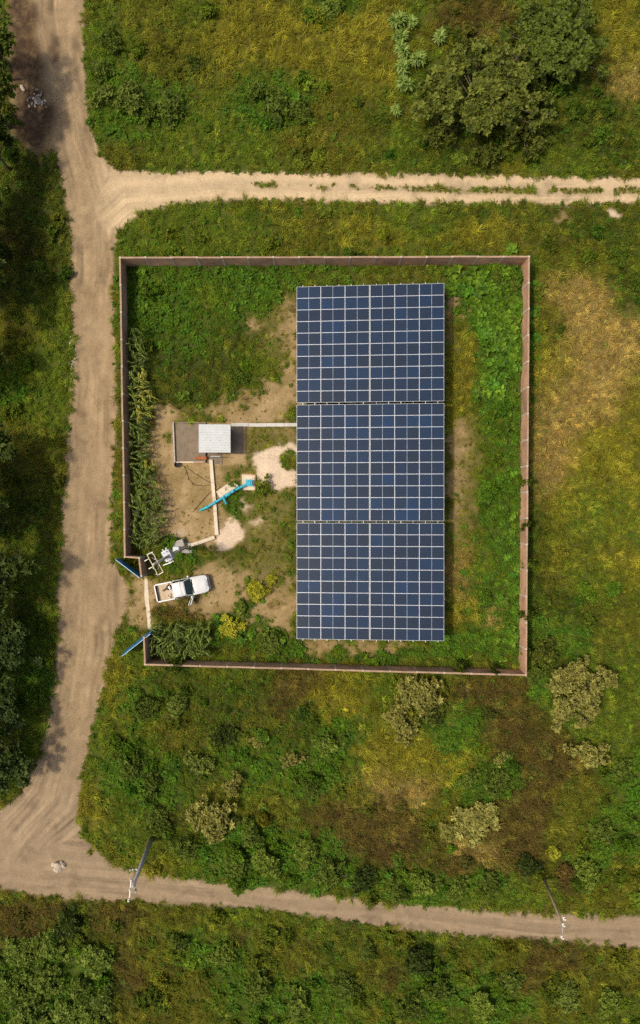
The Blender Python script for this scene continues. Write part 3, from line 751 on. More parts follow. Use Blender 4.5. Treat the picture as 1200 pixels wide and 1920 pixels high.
def weed(seed, n_st=7, R_=.34, hh=.45, ll=.17, lw=.10, per=9):
    r = random.Random(seed); V, F, R = [], [], []
    for _ in range(n_st):
        a_ = r.uniform(0, 6.283); rr = R_ * math.sqrt(r.random())
        top = Vector((rr * math.cos(a_), rr * math.sin(a_), hh * r.uniform(.5, 1.0) * (1 - .5 * (rr / R_) ** 2)))
        for k in range(per):
            t_ = k / per
            b_ = top * (1 - .45 * t_) if r.random() < .8 else top * .4
            aa = 2.4 * k + r.uniform(-.4, .4); el = r.uniform(-.1, .9) * (1 - t_) + .05
            d = Vector((math.cos(aa) * math.cos(el), math.sin(aa) * math.cos(el), math.sin(el)))
            leafquad(V, F, R, b_, d, Vector((0, 0, 1)), ll * r.uniform(.6, 1.25), lw * r.uniform(.7, 1.2), min(1, max(0, r.gauss(.5, .28))))
    return leaf_mesh('weed_clump', V, F, R, M_WEED)

def stalks(seed):
    r = random.Random(seed); segs = []
    for _ in range(26):
        a_ = r.uniform(0, 6.283); rr = .32 * math.sqrt(r.random())
        base = Vector((rr * math.cos(a_), rr * math.sin(a_), 0))
        el = r.uniform(.6, 1.45); ln = r.uniform(.4, .8); ag = r.uniform(0, 6.283)
        segs.append(blade(r, base, ag, ln, .022, el, .4, 2))
        tip = base + Vector((math.cos(ag) * math.cos(el), math.sin(ag) * math.cos(el), math.sin(el))) * ln * .9
        for _k in range(3):
            segs.append(blade(r, tip - Vector((0, 0, r.uniform(0, .2))), r.uniform(0, 6.283), r.uniform(.08, .2), .05, r.uniform(-.2, .8), .6, 1))
    return strips_mesh('stalk_clump', segs, M_TWIG)

SRC_GRASS = source_collection('grass', [tuft(k) for k in range(8)])
SRC_TUSSOCK = source_collection('tussock', [tuft(20 + k, 34, .8) for k in range(5)])
SRC_WEED = source_collection('weed', [weed(40 + k) for k in range(6)])
SRC_BIG = source_collection('broadleaf', [weed(60 + k, 5, .42, .5, .33, .27, 6) for k in range(5)])
SRC_DRY = source_collection('stalk', [stalks(80 + k) for k in range(5)])

def scatter_tree():
    ng = bpy.data.node_groups.new('scatter', 'GeometryNodeTree')
    ng.interface.new_socket('Geometry', in_out='INPUT', socket_type='NodeSocketGeometry')
    ng.interface.new_socket('Plants', in_out='INPUT', socket_type='NodeSocketCollection')
    ng.interface.new_socket('Geometry', in_out='OUTPUT', socket_type='NodeSocketGeometry')
    gi = ng.nodes.new('NodeGroupInput'); go = ng.nodes.new('NodeGroupOutput')
    ci = ng.nodes.new('GeometryNodeCollectionInfo')
    ci.inputs['Separate Children'].default_value = True; ci.inputs['Reset Children'].default_value = True
    ip = ng.nodes.new('GeometryNodeInstanceOnPoints')
    ip.inputs['Pick Instance'].default_value = True
    def attr(nm, ty):
        n = ng.nodes.new('GeometryNodeInputNamedAttribute'); n.data_type = ty
        n.inputs['Name'].default_value = nm
        return n.outputs[0]
    er = ng.nodes.new('FunctionNodeEulerToRotation')
    L = ng.links.new
    L(gi.outputs['Geometry'], ip.inputs['Points'])
    L(gi.outputs['Plants'], ci.inputs['Collection'])
    L(ci.outputs[0], ip.inputs['Instance'])
    L(attr('which', 'INT'), ip.inputs['Instance Index'])
    L(attr('turn', 'FLOAT_VECTOR'), er.inputs[0]); L(er.outputs[0], ip.inputs['Rotation'])
    L(attr('size', 'FLOAT_VECTOR'), ip.inputs['Scale'])
    L(ip.outputs[0], go.inputs[0])
    return ng
SCATTER = scatter_tree()

def scatter(name, coll, nvar, xy, size, tint, tilt, label, cat, turn=None):
    n = len(xy)
    z = samp(GROUND_Z, xy[:, 0], xy[:, 1])
    me = bpy.data.meshes.new(name)
    me.vertices.add(n)
    me.vertices.foreach_set('co', np.column_stack([xy, z]).astype(np.float32).ravel())
    def at(nm, ty, arr, key):
        a_ = me.attributes.new(nm, ty, 'POINT'); a_.data.foreach_set(key, np.ascontiguousarray(arr).ravel())
    at('which', 'INT', RNG.integers(0, nvar, n).astype(np.int32), 'value')
    rot = np.column_stack([RNG.normal(0, tilt, n), RNG.normal(0, tilt, n), RNG.uniform(0, 6.283, n)]).astype(np.float32)
    if turn is not None: rot[:, 2] = turn
    at('turn', 'FLOAT_VECTOR', rot, 'vector')
    at('size', 'FLOAT_VECTOR', size.astype(np.float32), 'vector')
    at('tint', 'FLOAT_COLOR', np.column_stack([tint, np.ones(n)]).astype(np.float32), 'color')
    o = link(name, me)
    md = o.modifiers.new('scatter', 'NODES'); md.node_group = SCATTER
    ident = [i.identifier for i in SCATTER.interface.items_tree if i.name == 'Plants'][0]
    md[ident] = coll
    tag(o, label, cat, kind='stuff')
    return o

FX0, FX1, FY0, FY1 = -34.5, 34.5, -53.0, 53.0
def sites(density_map, dens):
    n = int((FX1 - FX0) * (FY1 - FY0) * dens)
    xy = np.column_stack([RNG.uniform(FX0, FX1, n), RNG.uniform(FY0, FY1, n)])
    p = samp(density_map, xy[:, 0], xy[:, 1])
    return xy[RNG.random(n) < p]

# walls footprint keeps plants out
def tint_at(xy, jit=.16, hue=.08):
    c = samp(VEG, xy[:, 0], xy[:, 1]).copy()
    v = np.exp(RNG.normal(0, jit, len(xy)))[:, None]
    h = RNG.normal(0, hue, (len(xy), 1))
    c = c * v * np.hstack([1 + h, np.ones_like(h), 1 - h * .5])
    return np.clip(c, .004, .9)

WIND = 2.2 * fnoise(41, 7.0, 1.8)
def tall_at(xy):
    return np.clip(1 + .35 * samp(N_MID, xy[:, 0], xy[:, 1]) + .25 * samp(N_FINE, xy[:, 0], xy[:, 1]), .4, 2.0)
xy = sites(np.clip(COVER * (.8 + .3 * np.clip(N_FINE, -1, 1)), 0, 1), 15.0)
xy = np.vstack([xy, sites(np.clip(STRIP * 1.4 - .25, 0, 1), 45.0)])
gh = samp(GH, xy[:, 0], xy[:, 1]) * np.clip(np.exp(RNG.normal(0, .33, len(xy))) * tall_at(xy), .4, 1.75)
small = samp(STRIP, xy[:, 0], xy[:, 1]) > .2
gh[small] *= .42
scatter('grass', SRC_GRASS, 8, xy, np.column_stack([gh * 1.1, gh * 1.1, gh * .95]), tint_at(xy, .32, .045), .12, 'rough uncut grass, green to straw yellow, over the whole field', 'grass',
        samp(WIND, xy[:, 0], xy[:, 1]) + RNG.normal(0, .7, len(xy)))
xy = sites(np.clip((COVER - .35) * 1.6, 0, 1) * np.clip(.5 + .5 * N_MID, 0, 1) * (1 - .7 * W['l']), 2.2)
gh = samp(GH, xy[:, 0], xy[:, 1]) * RNG.uniform(1.2, 2.1, len(xy))
tg_ = tint_at(xy, .25, .05) * 1.1
scatter('tussocks', SRC_TUSSOCK, 5, xy, np.column_stack([gh, gh, gh * .8]), tg_, .1, 'taller wind-bent grass tussocks standing out of the rough grass', 'grass',
        samp(WIND, xy[:, 0], xy[:, 1]) + RNG.normal(0, .8, len(xy)))

cl = np.clip(.55 + .55 * fnoise(51, 1.3, 1.4), 0, 1.6)
wd = np.clip(WEED * cl / 8.0, 0, 1)
xy = sites(wd, 8.0)
lush = np.clip(samp(W['l'] + W['e'], xy[:, 0], xy[:, 1]), 0, 1)
tw = tint_at(xy, .22, .10)
fresh = lin3((84, 120, 26)); k_ = (.35 + .35 * RNG.random(len(xy)))[:, None]
tw = tw * (1 - k_) + fresh * np.exp(RNG.normal(0, .22, len(xy)))[:, None] * k_
sz = RNG.uniform(.55, 1.25, len(xy)) * (.8 + .35 * lush)
scatter('weeds', SRC_WEED, 6, xy, np.column_stack([sz, sz, sz]), tw, .1, 'dense green broad-leaved weeds growing among the grass', 'weeds')

xy = sites(np.clip(DRY * np.clip(.5 + .6 * fnoise(52, 1.5, 1.4), 0, 1.5) / 5.0, 0, 1), 5.0)
td = tint_at(xy, .25, .05) * .6 + lin3((97, 82, 48)) * .4
sz = RNG.uniform(.6, 1.2, len(xy))
scatter('dry_stalks', SRC_DRY, 5, xy, np.column_stack([sz, sz, sz]), td, .1, 'brown dry stalks standing in the rough field', 'dry weeds')

# large-leaved creepers inside the wall
BIGM = np.zeros((NY, NX), np.float32)
for px, py, rx, ry, w in ((905,520,55,24,1),(935,590,42,55,1.1),(955,650,22,40,1),(930,700,30,40,.7),(960,790,14,40,.6),(955,900,16,50,.6),(950,1010,24,40,.7),(965,1110,16,50,.7),(955,1200,26,22,.6),(440,1185,26,20,1.0),(470,1110,12,22,.8),(500,1195,34,14,.5),(480,520,50,14,.6),(460,555,26,28,.7),(270,545,26,30,.5),(600,503,60,8,.5),(640,1650,50,16,.3),(740,1655,60,20,.4),(520,200,40,24,.3)):
    x, y = P(px, py)
    BIGM = np.maximum(BIGM, w * np.exp(-.9 * (((wgx - x) / (rx / S)) ** 2 + ((wgy - y) / (ry / S)) ** 2) ** 1.3))
BIGM *= (1 - np.clip(bare * 1.5, 0, 1))
xy = sites(np.clip(BIGM, 0, 1), 3.6)
tb = lin3((92, 124, 30)) * np.exp(RNG.normal(-.05, .2, (len(xy), 1))) * np.hstack([1 + RNG.normal(0, .10, (len(xy), 1)), np.ones((len(xy), 1)), np.ones((len(xy), 1))])
sz = RNG.uniform(.7, 1.3, len(xy)) * np.where((xy[:, 0] > 12) & (xy[:, 1] > 10), 1.4, 1.0)
scatter('creeper', SRC_BIG, 5, xy, np.column_stack([sz, sz, sz]), tb, .12, 'large-leaved green creeper massed along the inside of the wall', 'creeper')

# ------------------------------------------------------------------ brick wall round the compound
WH = 2.3
def wall(label, a, b, pitch=2.45, t0=0.11, t1=0.11, h=WH, start_col=True, end_col=True):
    """a, b: plan points of the wall's centre line"""
    a = Vector(a); b = Vector(b); d = b - a; Lw = d.length
    root = empty('brick_wall', (a.x, a.y, 0), math.atan2(d.y, d.x))
    tag(root, label, 'wall', 'walls round the compound')
    n = max(1, round(Lw / pitch)); p = Lw / n
    for k in range(n):
        x0, x1 = k * p + .095, (k + 1) * p - .095
        hh = h + rnd.uniform(-.09, .04)
        MB().box(x0, x1, -.07, .07, -.05, hh).build('brick_panel', M_BRICK, root)
        MB().box(x0 + .004, x1 - .004, -.078, .078, hh + .001, hh + .05).build('coping', M_COPING, root)
    for k in range(n + 1):
        if (k == 0 and not start_col) or (k == n and not end_col): continue
        MB().box(k * p - .09, k * p + .09, -.085, .085, -.05, h + rnd.uniform(-.02, .06)).build('column', M_COLUMN, root)
    return root
TL, TR = P(225, 483, WH), P(992, 481, WH)
BR, BL = P(986, 1266, WH), P(272, 1246, WH)
LB = P(234, 1044, WH); RT = P(261, 1046, WH); RB = P(265, 1080, WH)
GB = P(270, 1196, WH)
wall('long brick wall nearest the two-rut track, above the panels', TL, TR)
wall('brick wall right of the solar panels, facing the straw field', TR, BR, start_col=False)
wall('brick wall below the solar panels, beside the shrubby field', BL, BR, end_col=False)
wall('brick wall beside the dirt road, behind the long maize strip', TL, LB, start_col=False)
wall('short brick return wall at the foot of the long roadside wall', LB, RT, pitch=1.4, start_col=False)
wall('short brick gate pier wall holding the upper blue gate leaf', RT, RB, pitch=1.8, start_col=False)
wall('short brick wall holding the lower blue gate leaf', GB, BL, pitch=2.4, end_col=False)

# ------------------------------------------------------------------ blue gate leaves
def gate_leaf(label, hinge, tip, h=2.25, lean=0.0):
    hx, hy = hinge; tx, ty = tip
    d = Vector((tx - hx, ty - hy)); L = d.length
    root = empty('gate_leaf', (hx, hy, 0), math.atan2(d.y, d.x))
    root.rotation_euler = (lean, 0, math.atan2(d.y, d.x)); root.rotation_mode = 'XYZ'
    tag(root, label, 'gate', 'blue gate leaves')
    n = 6
    for k in range(n):
        x0 = .06 + (L - .12) * k / n; x1 = .06 + (L - .12) * (k + 1) / n - .012
        MB().box(x0, x1, -.012, .012, .14, h - .06).build('sheet_panel', M_BLUE, root)
    for z in (.11, h / 2, h - .03):
        MB().box(.052, L - .052, -.028, .028, z - .03, z + .03).build('rail', M_BLUE if z < h - .1 else M_BLUE_EDGE, root)
    for x in (.025, L - .025):
        MB().box(x - .026, x + .026, -.03, .03, .05, h + .01).build('stile', M_BLUE, root)
    return root
gate_leaf('upper blue sheet metal gate leaf, open beside the brick return wall', P(262, 1084, 2.25), P(216, 1049, 2.25))
gate_leaf('lower blue sheet metal gate leaf, open beside the small maize patch', P(279, 1184, 2.25), P(224, 1227, 2.25), lean=math.radians(-7))
tag(MB().prism([P(*p) for p in [(271, 1084), (277, 1084), (279, 1120), (282, 1150), (284, 1180), (278, 1182), (275, 1150), (271, 1120)]], -.02, .035).build('gate_sill', M_CONC_CREAM), 'narrow cream concrete sill between the two blue gate leaves', 'sill')

# ------------------------------------------------------------------ solar arrays
H_LO, H_HI = 1.6, 2.7
XA = P(556.5, 0, H_LO)[0]; XB = P(832.5, 0, H_HI)[0]
TILT = math.atan2(H_HI - H_LO, XB - XA)
YTOP = P(0, 531.2, H_HI)[1]; YBOT = P(0, 1201.8, H_HI)[1]
SL = math.hypot(XB - XA, H_HI - H_LO)
CGAP = .085
MODL = (SL - CGAP - 4 * .012) / 6; BGAP = .19
BLK = (YTOP - YBOT - 2 * BGAP) / 3
PIT = BLK / 10; MODW = PIT - .012
def panel_meshes():
    g = MB().box(-MODL / 2 + .018, MODL / 2 - .018, -MODW / 2 + .018, MODW / 2 - .018, .0, .034)
    f = MB()
    f.box(-MODL / 2, MODL / 2, -MODW / 2, -MODW / 2 + .018, 0, .038)
    f.box(-MODL / 2, MODL / 2, MODW / 2 - .018, MODW / 2, 0, .038)
    f.box(-MODL / 2, -MODL / 2 + .019, -MODW / 2 + .018, MODW / 2 - .018, 0, .038)
    f.box(MODL / 2 - .019, MODL / 2, -MODW / 2 + .018, MODW / 2 - .018, 0, .038)
    return g.mesh('cells', M_PV), f.mesh('frame', M_ALU)
ME_CELLS, ME_FRAME = panel_meshes()
ME_RAIL = MB().box(-.025, .025, -BLK / 2 - .16, BLK / 2 + .16, -.10, -.045).mesh('rail', M_RAIL)
pos = [['upper left', 'upper right'], ['middle left', 'middle right'], ['lower left', 'lower right']]
def slope_pt(s):      # distance s up the slope -> x, z
    return XA + s * math.cos(TILT), H_LO + s * math.sin(TILT)
for bi in range(3):
    yc = YTOP - BLK / 2 - bi * (BLK + BGAP)
    for half in range(2):
        s0 = 0 if half == 0 else 3 * MODL + 2 * .012 + CGAP
        sm = s0 + 1.5 * MODL + .012
        cx, cz = slope_pt(sm)
        root = empty('solar_array', (cx, yc, 0))
        tag(root, '%s block of thirty dark blue solar panels on a steel rack' % pos[bi][half], 'solar array', 'solar arrays in the compound')
        for r_ in range(10):
            for c_ in range(3):
                s = s0 + MODL / 2 + c_ * (MODL + .012)
                x, z = slope_pt(s)
                y = (4.5 - r_) * PIT
                jx = rnd.uniform(-.004, .004)
                p_ = link('solar_panel', ME_CELLS, root, (x - cx + jx, y, z + rnd.uniform(0, .004)), (rnd.uniform(-.004, .004), -TILT + rnd.uniform(-.003, .003), 0))
                f_ = link('frame', ME_FRAME, p_)
        for c_ in range(3):
            for q in (-.25, .25):
                s = s0 + MODL / 2 + c_ * (MODL + .012) + q * MODL
                x, z = slope_pt(s)
                link('rail', ME_RAIL, root, (x - cx, 0, z), (0, -TILT, 0))
        w_ = 3 * MODL + .02
        for y in (-4.3, -1.45, 1.45, 4.3):
            a_ = slope_pt(s0 + .1); b_ = slope_pt(s0 + w_ - .1)
            MB().bar((a_[0] - cx, y, a_[1] - .17), (b_[0] - cx, y, b_[1] - .17), .08, .12).build('beam', M_STEEL, root)
            for s in (s0 + .5, s0 + w_ - .5):
                x, z = slope_pt(s)
                MB().box(x - cx - .05, x - cx + .05, y - .05, y + .05, -.1, z - .235).build('post', M_STEEL, root)
        if half == 0:
            s = s0 + w_ + CGAP / 2
            x, z = slope_pt(s)
            MB().box(x - cx - .03, x - cx + .03, -BLK / 2, BLK / 2, z - .06, z - .005).build('edge_beam', M_GREENBAR, root)

# ------------------------------------------------------------------ pump house, basin, ducts
def shed():
    h0, h1 = 2.45, 2.60
    x0, y1 = P(373, 795.5, 2.5); x1, y0 = P(432, 848.5, 2.5)
    cx, cy = (x0 + x1) / 2, (y0 + y1) / 2
    root = empty('pump_shed', (cx, cy, 0))
    tag(root, 'small shed with white corrugated metal roof in the yard', 'shed')
    lx, ly = x1 - x0, y1 - y0
    # corrugated sheets, ribs running left to right: three sheets side by side
    nw = 11
    prof = []
    for k in range(nw):
        yb = -ly / 2 + ly * k / nw; s_ = ly / nw
        prof += [(yb, 0), (yb + s_ * .62, 0), (yb + s_ * .70, .03), (yb + s_ * .92, .03)]
    prof.append((ly / 2, 0))
    roof_z = lambda x: h0 + (h1 - h0) * (.5 - x / lx)
    for k in range(3):
        xa = -lx / 2 + lx * k / 3 - (.03 if k else 0); xb = -lx / 2 + lx * (k + 1) / 3
        m = MB(); n = len(prof)
        up_ = .004 * k
        vs = [(xa, y, roof_z(xa) + z + up_) for y, z in prof] + [(xb, y, roof_z(xb) + z + up_) for y, z in prof]
        vs += [(x, y, z - .012) for x, y, z in vs]
        fs = [(i, i + 1, n + i + 1, n + i) for i in range(n - 1)] + [(2 * n + i, 3 * n + i, 3 * n + i + 1, 2 * n + i + 1) for i in range(n - 1)]
        fs += [(i, i + 1, 2 * n + i + 1, 2 * n + i) for i in range(n - 1)] + [(n + i, n + i + 1, 3 * n + i + 1, 3 * n + i) for i in range(n - 1)]
        m.add(vs, fs).build('roof_sheet', M_ROOF, root)
    ix, iy = lx / 2 - .22, ly / 2 - .22
    MB().box(-ix, ix, iy - .12, iy, 0, 2.36).build('back_wall', M_BRICK, root)
    MB().box(ix - .12, ix, -iy, iy - .125, 0, 2.36).build('side_wall', M_BRICK, root)
    MB().box(-ix, -ix + .12, -iy, iy - .125, 0, 2.40).build('side_wall', M_BRICK, root)
    for a_, b_ in ((-ix + .125, -.45), (.45, ix - .125)):
        MB().box(a_, b_, -iy, -iy + .12, 0, 2.36).build('front_wall', M_BRICK, root)
    MB().box(-.44, .44, -iy - .55, -iy - .51, .02, 2.0).build('door', M_STEEL, root)
    for y in (-iy + .3, iy - .3):
        MB().bar((-lx / 2 + .05, y, roof_z(-lx / 2) - .05), (lx / 2 - .05, y, roof_z(lx / 2) - .05), .06, .07).build('rafter', M_STEEL, root)
shed()

def basin():
    x0, y1 = P(323, 791, .4); x1, y0 = P(385, 867, .4)
    root = empty('low_brick_basin', ((x0 + x1) / 2, (y0 + y1) / 2, 0))
    tag(root, 'low-walled brown concrete basin left of the white-roofed shed', 'basin')
    ox, oy = root.location.x, root.location.y
    lx, ly = (x1 - x0) / 2, (y1 - y0) / 2
    sk = .10
    MB().prism([(-lx + .1, ly - .1), (lx - .1, ly - .1), (lx - .1, -ly + .1), (-lx + .25, -ly + .1)], -.1, .06).build('floor', M_CONC_DARK, root)
    MB().prism([(-lx, ly), (-lx + .11, ly), (-lx + .26, -ly), (-lx + .15, -ly)], -.05, .30).build('low_wall', M_CONC, root)
    MB().prism([(-lx + .115, ly), (lx, ly), (lx, ly - .10), (-lx + .12, ly - .10)], -.05, .16).build('low_wall', M_CONC_DARK, root)
    MB().prism([(-lx + .265, -ly + .10), (lx - 1.2, -ly + .10), (lx - 1.2, -ly - .02), (-lx + .27, -ly - .02)], -.05, .22).build('low_wall', M_CONC_CREAM, root)
    MB().prism([(lx - 1.19, -ly + .10), (lx - .12, -ly + .10), (lx - .12, -ly - .02), (lx - 1.19, -ly - .02)], -.05, .30).build('low_wall', M_BRICK, root)
    MB().prism([(lx - .11, ly - .11), (lx, ly - .11), (lx, -ly), (lx - .11, -ly)], -.05, .34).build('low_wall', M_CONC_DARK, root)
basin()
# stack of orange bricks on the basin's lower edge
bx, by = P(376, 861, .45)
root = empty('brick_stack', (bx, by, .06), .03)
tag(root, 'small stack of new orange bricks beside the basin corner', 'bricks')
brk = MB().box(-.135, .135, -.062, .062, 0, .06).mesh('brick', M_BRICKORANGE)
for lay in range(6):
    for i in range(4):
        for j in range(2):
            link('brick', brk, root, (-.42 + i * .28 + rnd.uniform(-.01, .01), -.0 + j * .13 + .05, lay * .062), (0, 0, rnd.uniform(-.05, .05)))
# dark screed step in front of the shed; sheet at right paints the shed's shadow
ax0, ay1 = P(430, 797); ax1, ay0 = P(456, 851)
tag(MB().prism([P(*p) for p in [(386, 846), (416, 846), (417, 871), (388, 869)]], -.05, .035).build('concrete_step', M_CONC_DARK), 'dark concrete step below the shed door', 'step')
tag(MB().box(ax0, ax1, ay0, ay1, -.05, .03).build('shed_shadow_sheet', M_CONC_DARK), 'dark concrete sheet painting the shed shadow at its right side', 'painted shadow')
bx, by = P(332, 871, .3)
root = empty('drum', (bx, by, 0)); tag(root, 'small grey open drum at the basin\'s lower left corner', 'drum')
MB().tube([(0, 0, 0), (0, 0, .35)], [.26, .28], 14, False).build('shell', M_CONC_GREY, root, smooth=True)
MB().tube([(0, 0, .335), (0, 0, .37)], [.295, .295], 14, False).build('rim', M_CONC, root)
MB().tube([(0, 0, .02), (0, 0, .1)], [.25, .25], 14, True).build('base', M_BLACK, root)

def duct(label, pts, w, h, mat, step=1.6):
    pts = [Vector(P(*p)) for p in pts]
    root = empty('cable_duct', (pts[0].x, pts[0].y, 0))
    tag(root, label, 'duct', 'concrete cable ducts')
    o = pts[0]
    for a_, b_ in zip(pts[:-1], pts[1:]):
        d = b_ - a_; L = d.length; n = max(1, round(L / step)); u = d / L
        for k in range(n):
            p0 = a_ + u * (L * k / n + .012) - o; p1 = a_ + u * (L * (k + 1) / n - .012) - o
            off = Vector((-u.y, u.x)) * rnd.uniform(-.015, .015)
            z = h / 2 + rnd.uniform(-.012, .012) - .03
            MB().bar((p0.x + off.x, p0.y + off.y, z), (p1.x + off.x, p1.y + off.y, z), w, h + .06).build('duct_section', mat, root)
    return root
duct('straight pale concrete cable duct from the shed to the solar panels', [(434, 797), (566, 797)], .33, .22, M_CONC_PALE)
duct('long cream cable duct running down from the shed under the cyan pipe', [(396, 862), (399.5, 905), (404, 960), (407.5, 1003)], .32, .24, M_CONC_CREAM)
duct('short cream cable duct slanting to the transformer pole', [(403, 1007), (372, 1018), (352, 1024), (330, 1031)], .32, .24, M_CONC_CREAM)
for pts, lab in (([(392, 1012, .02), (385, 1020, .02)], None),): pass

def cable(label, pts, r=.022):
    v = [P3(px, py, 0, r * .9 + .012) for px, py in pts]
    # smooth
    q = []
    for i in range(len(v) - 1):
        p0, p1, p2, p3 = v[max(i - 1, 0)], v[i], v[i + 1], v[min(i + 2, len(v) - 1)]
        for t_ in np.linspace(0, 1, 6, endpoint=False):
            q.append(.5 * ((2 * p1) + (p2 - p0) * t_ + (2 * p0 - 5 * p1 + 4 * p2 - p3) * t_ ** 2 + (3 * p1 - p0 - 3 * p2 + p3) * t_ ** 3))
    q.append(v[-1])
    tag(MB().tube(q, r, 5).build('cable', M_CABLE, smooth=True), label, 'cable', 'loose cables on the yard')
cable('dark cable looping widest across the bare yard soil', [(344, 872), (350, 885), (356, 900), (366, 909), (380, 911), (394, 909)])
cable('dark cable running nearly straight to the cream duct', [(346, 874), (360, 884), (378, 896), (396, 906)])
cable('long dark hose lying from the duct down to the yard', [(408, 918), (396, 922), (384, 934), (372, 948), (362, 960)], .03)
cable('thin dark hose lying from the duct up to the well pad', [(409, 916), (425, 911), (440, 906), (450, 902)], .025)

# well pad and slabs
def slab(name, label, poly, z, mat, cat):
    return tag(MB().prism([P(*p) for p in poly], -.05, z).build(name, mat), label, cat)
pad = empty('well_pad', (*P(466, 904), 0)); tag(pad, 'square brick-edged concrete pad under the cyan well head', 'pad')
o = pad.location
pp = [Vector(P(*p)) - Vector((o.x, o.y)) for p in [(454, 888), (480, 890), (479, 919), (455, 918)]]
MB().prism([(p.x * .86, p.y * .86) for p in pp], -.05, .16).build('slab', M_CONC_CREAM, pad)
for k in range(4):
    a_, b_ = pp[k] * .93, pp[(k + 1) % 4] * .93
    MB().bar((a_.x, a_.y, .05), (b_.x, b_.y, .05), .12, .26).build('brick_edge', M_BRICK if k in (0, 1) else M_CONC_CREAM, pad)
slab('concrete_slab', 'pale slanting concrete slab lying behind the cyan pipe', [(405, 922), (424, 909), (441, 905), (447, 911), (430, 924), (413, 934)], .08, M_CONC_CREAM, 'slab')

# ------------------------------------------------------------------ cyan well pipe
def well_pipe():
    base = P3(467, 905.5, .75, 0)
    root = empty('well_pipe', base)
    tag(root, 'bright cyan well pipe with valves and flanged well head', 'pipe')
    loc = lambda px, py, h: P3(px, py, h) - base
    hd = loc(467, 905.5, .75)
    MB().tube([(0, 0, .1), (0, 0, .62)], .17, 14).build('well_casing', M_CYAN, root, smooth=False)
    MB().tube([(0, 0, .62), (0, 0, .70)], .33, 16).build('flange', M_CYAN, root)
    MB().tube([(0, 0, .71), (0, 0, .77)], .30, 16).build('flange', M_CYAN, root)
    MB().tube([(0, 0, .75), (0, 0, .88)], [.19, .14], 12).build('head_cap', M_CYAN, root)
    for k in range(8):
        a_ = k * math.pi / 4 + .2
        MB().tube([(.285 * math.cos(a_), .285 * math.sin(a_), .66), (.285 * math.cos(a_), .285 * math.sin(a_), .83)], .028, 6).build('bolt', M_CYAN, root)
    for sx, sy in ((-1, 1), (1, 1), (1, -1)):
        MB().box(sx * .26 - .08, sx * .26 + .08, sy * .26 - .08, sy * .26 + .08, .64, .73).build('lug', M_CYAN, root)
    stations = [(460, 909, .62), (447, 915.5, .60), (436, 922, .58), (424, 929, .57), (410, 938, .56), (398, 945, .52), (386, 952, .40), (375, 957, .16)]
    pts = [loc(*s) for s in stations]
    pts = [Vector((-.1, -.03, .62))] + pts
    MB().tube(pts, [.125, .125, .115, .11, .11, .105, .105, .105, .10], 12).build('pipe', M_CYAN, root, smooth=True)
    d = (pts[4] - pts[2]).normalized()
    def coll(px, py, h, r_, ln, nm='flange'):
        c = loc(px, py, h)
        MB().tube([c - d * ln / 2, c + d * ln / 2], r_, 14).build(nm, M_CYAN, root)
    for px, py, h in ((449, 914.5, .60), (440, 920, .59), (431.5, 924.5, .58), (420.5, 931, .57), (415, 935, .565), (403, 942, .54), (389, 950.5, .43)):
        coll(px, py, h, .185, .07)
    coll(426, 928, .575, .17, .42, 'valve_body')
    c = loc(436, 921, .58)
    MB().tube([c + Vector((0, 0, .1)), c + Vector((0, 0, .42))], [.06, .05], 8).build('valve_stem', M_CYAN, root)
    MB().tube([c + Vector((0, 0, .42)), c + Vector((0, 0, .46))], .15, 12).build('hand_wheel', M_CYAN, root)
    MB().tube([loc(419, 931, .62) , loc(419, 931, .62) + Vector((0, 0, .3))], .07, 8).build('air_valve', M_CYAN, root)
    # side branch
    a_ = loc(418.5, 933, .56); b_ = loc(424, 944, .5)
    MB().tube([a_, b_], .095, 10).build('branch', M_CYAN, root, smooth=True)
    dd = (b_ - a_).normalized()
    MB().tube([b_ - dd * .03, b_ + dd * .04], .15, 12).build('flange', M_CYAN, root)
    MB().tube([a_ + dd * .25, a_ + dd * .31], .145, 12).build('flange', M_CYAN, root)
    for px, py, h in ((440, 919, .58), (398, 945, .5)):
        c = loc(px, py, h)
        MB().box(c.x - .06, c.x + .06, c.y - .06, c.y + .06, 0, c.z - .09).build('support', M_CONC, root)
well_pipe()

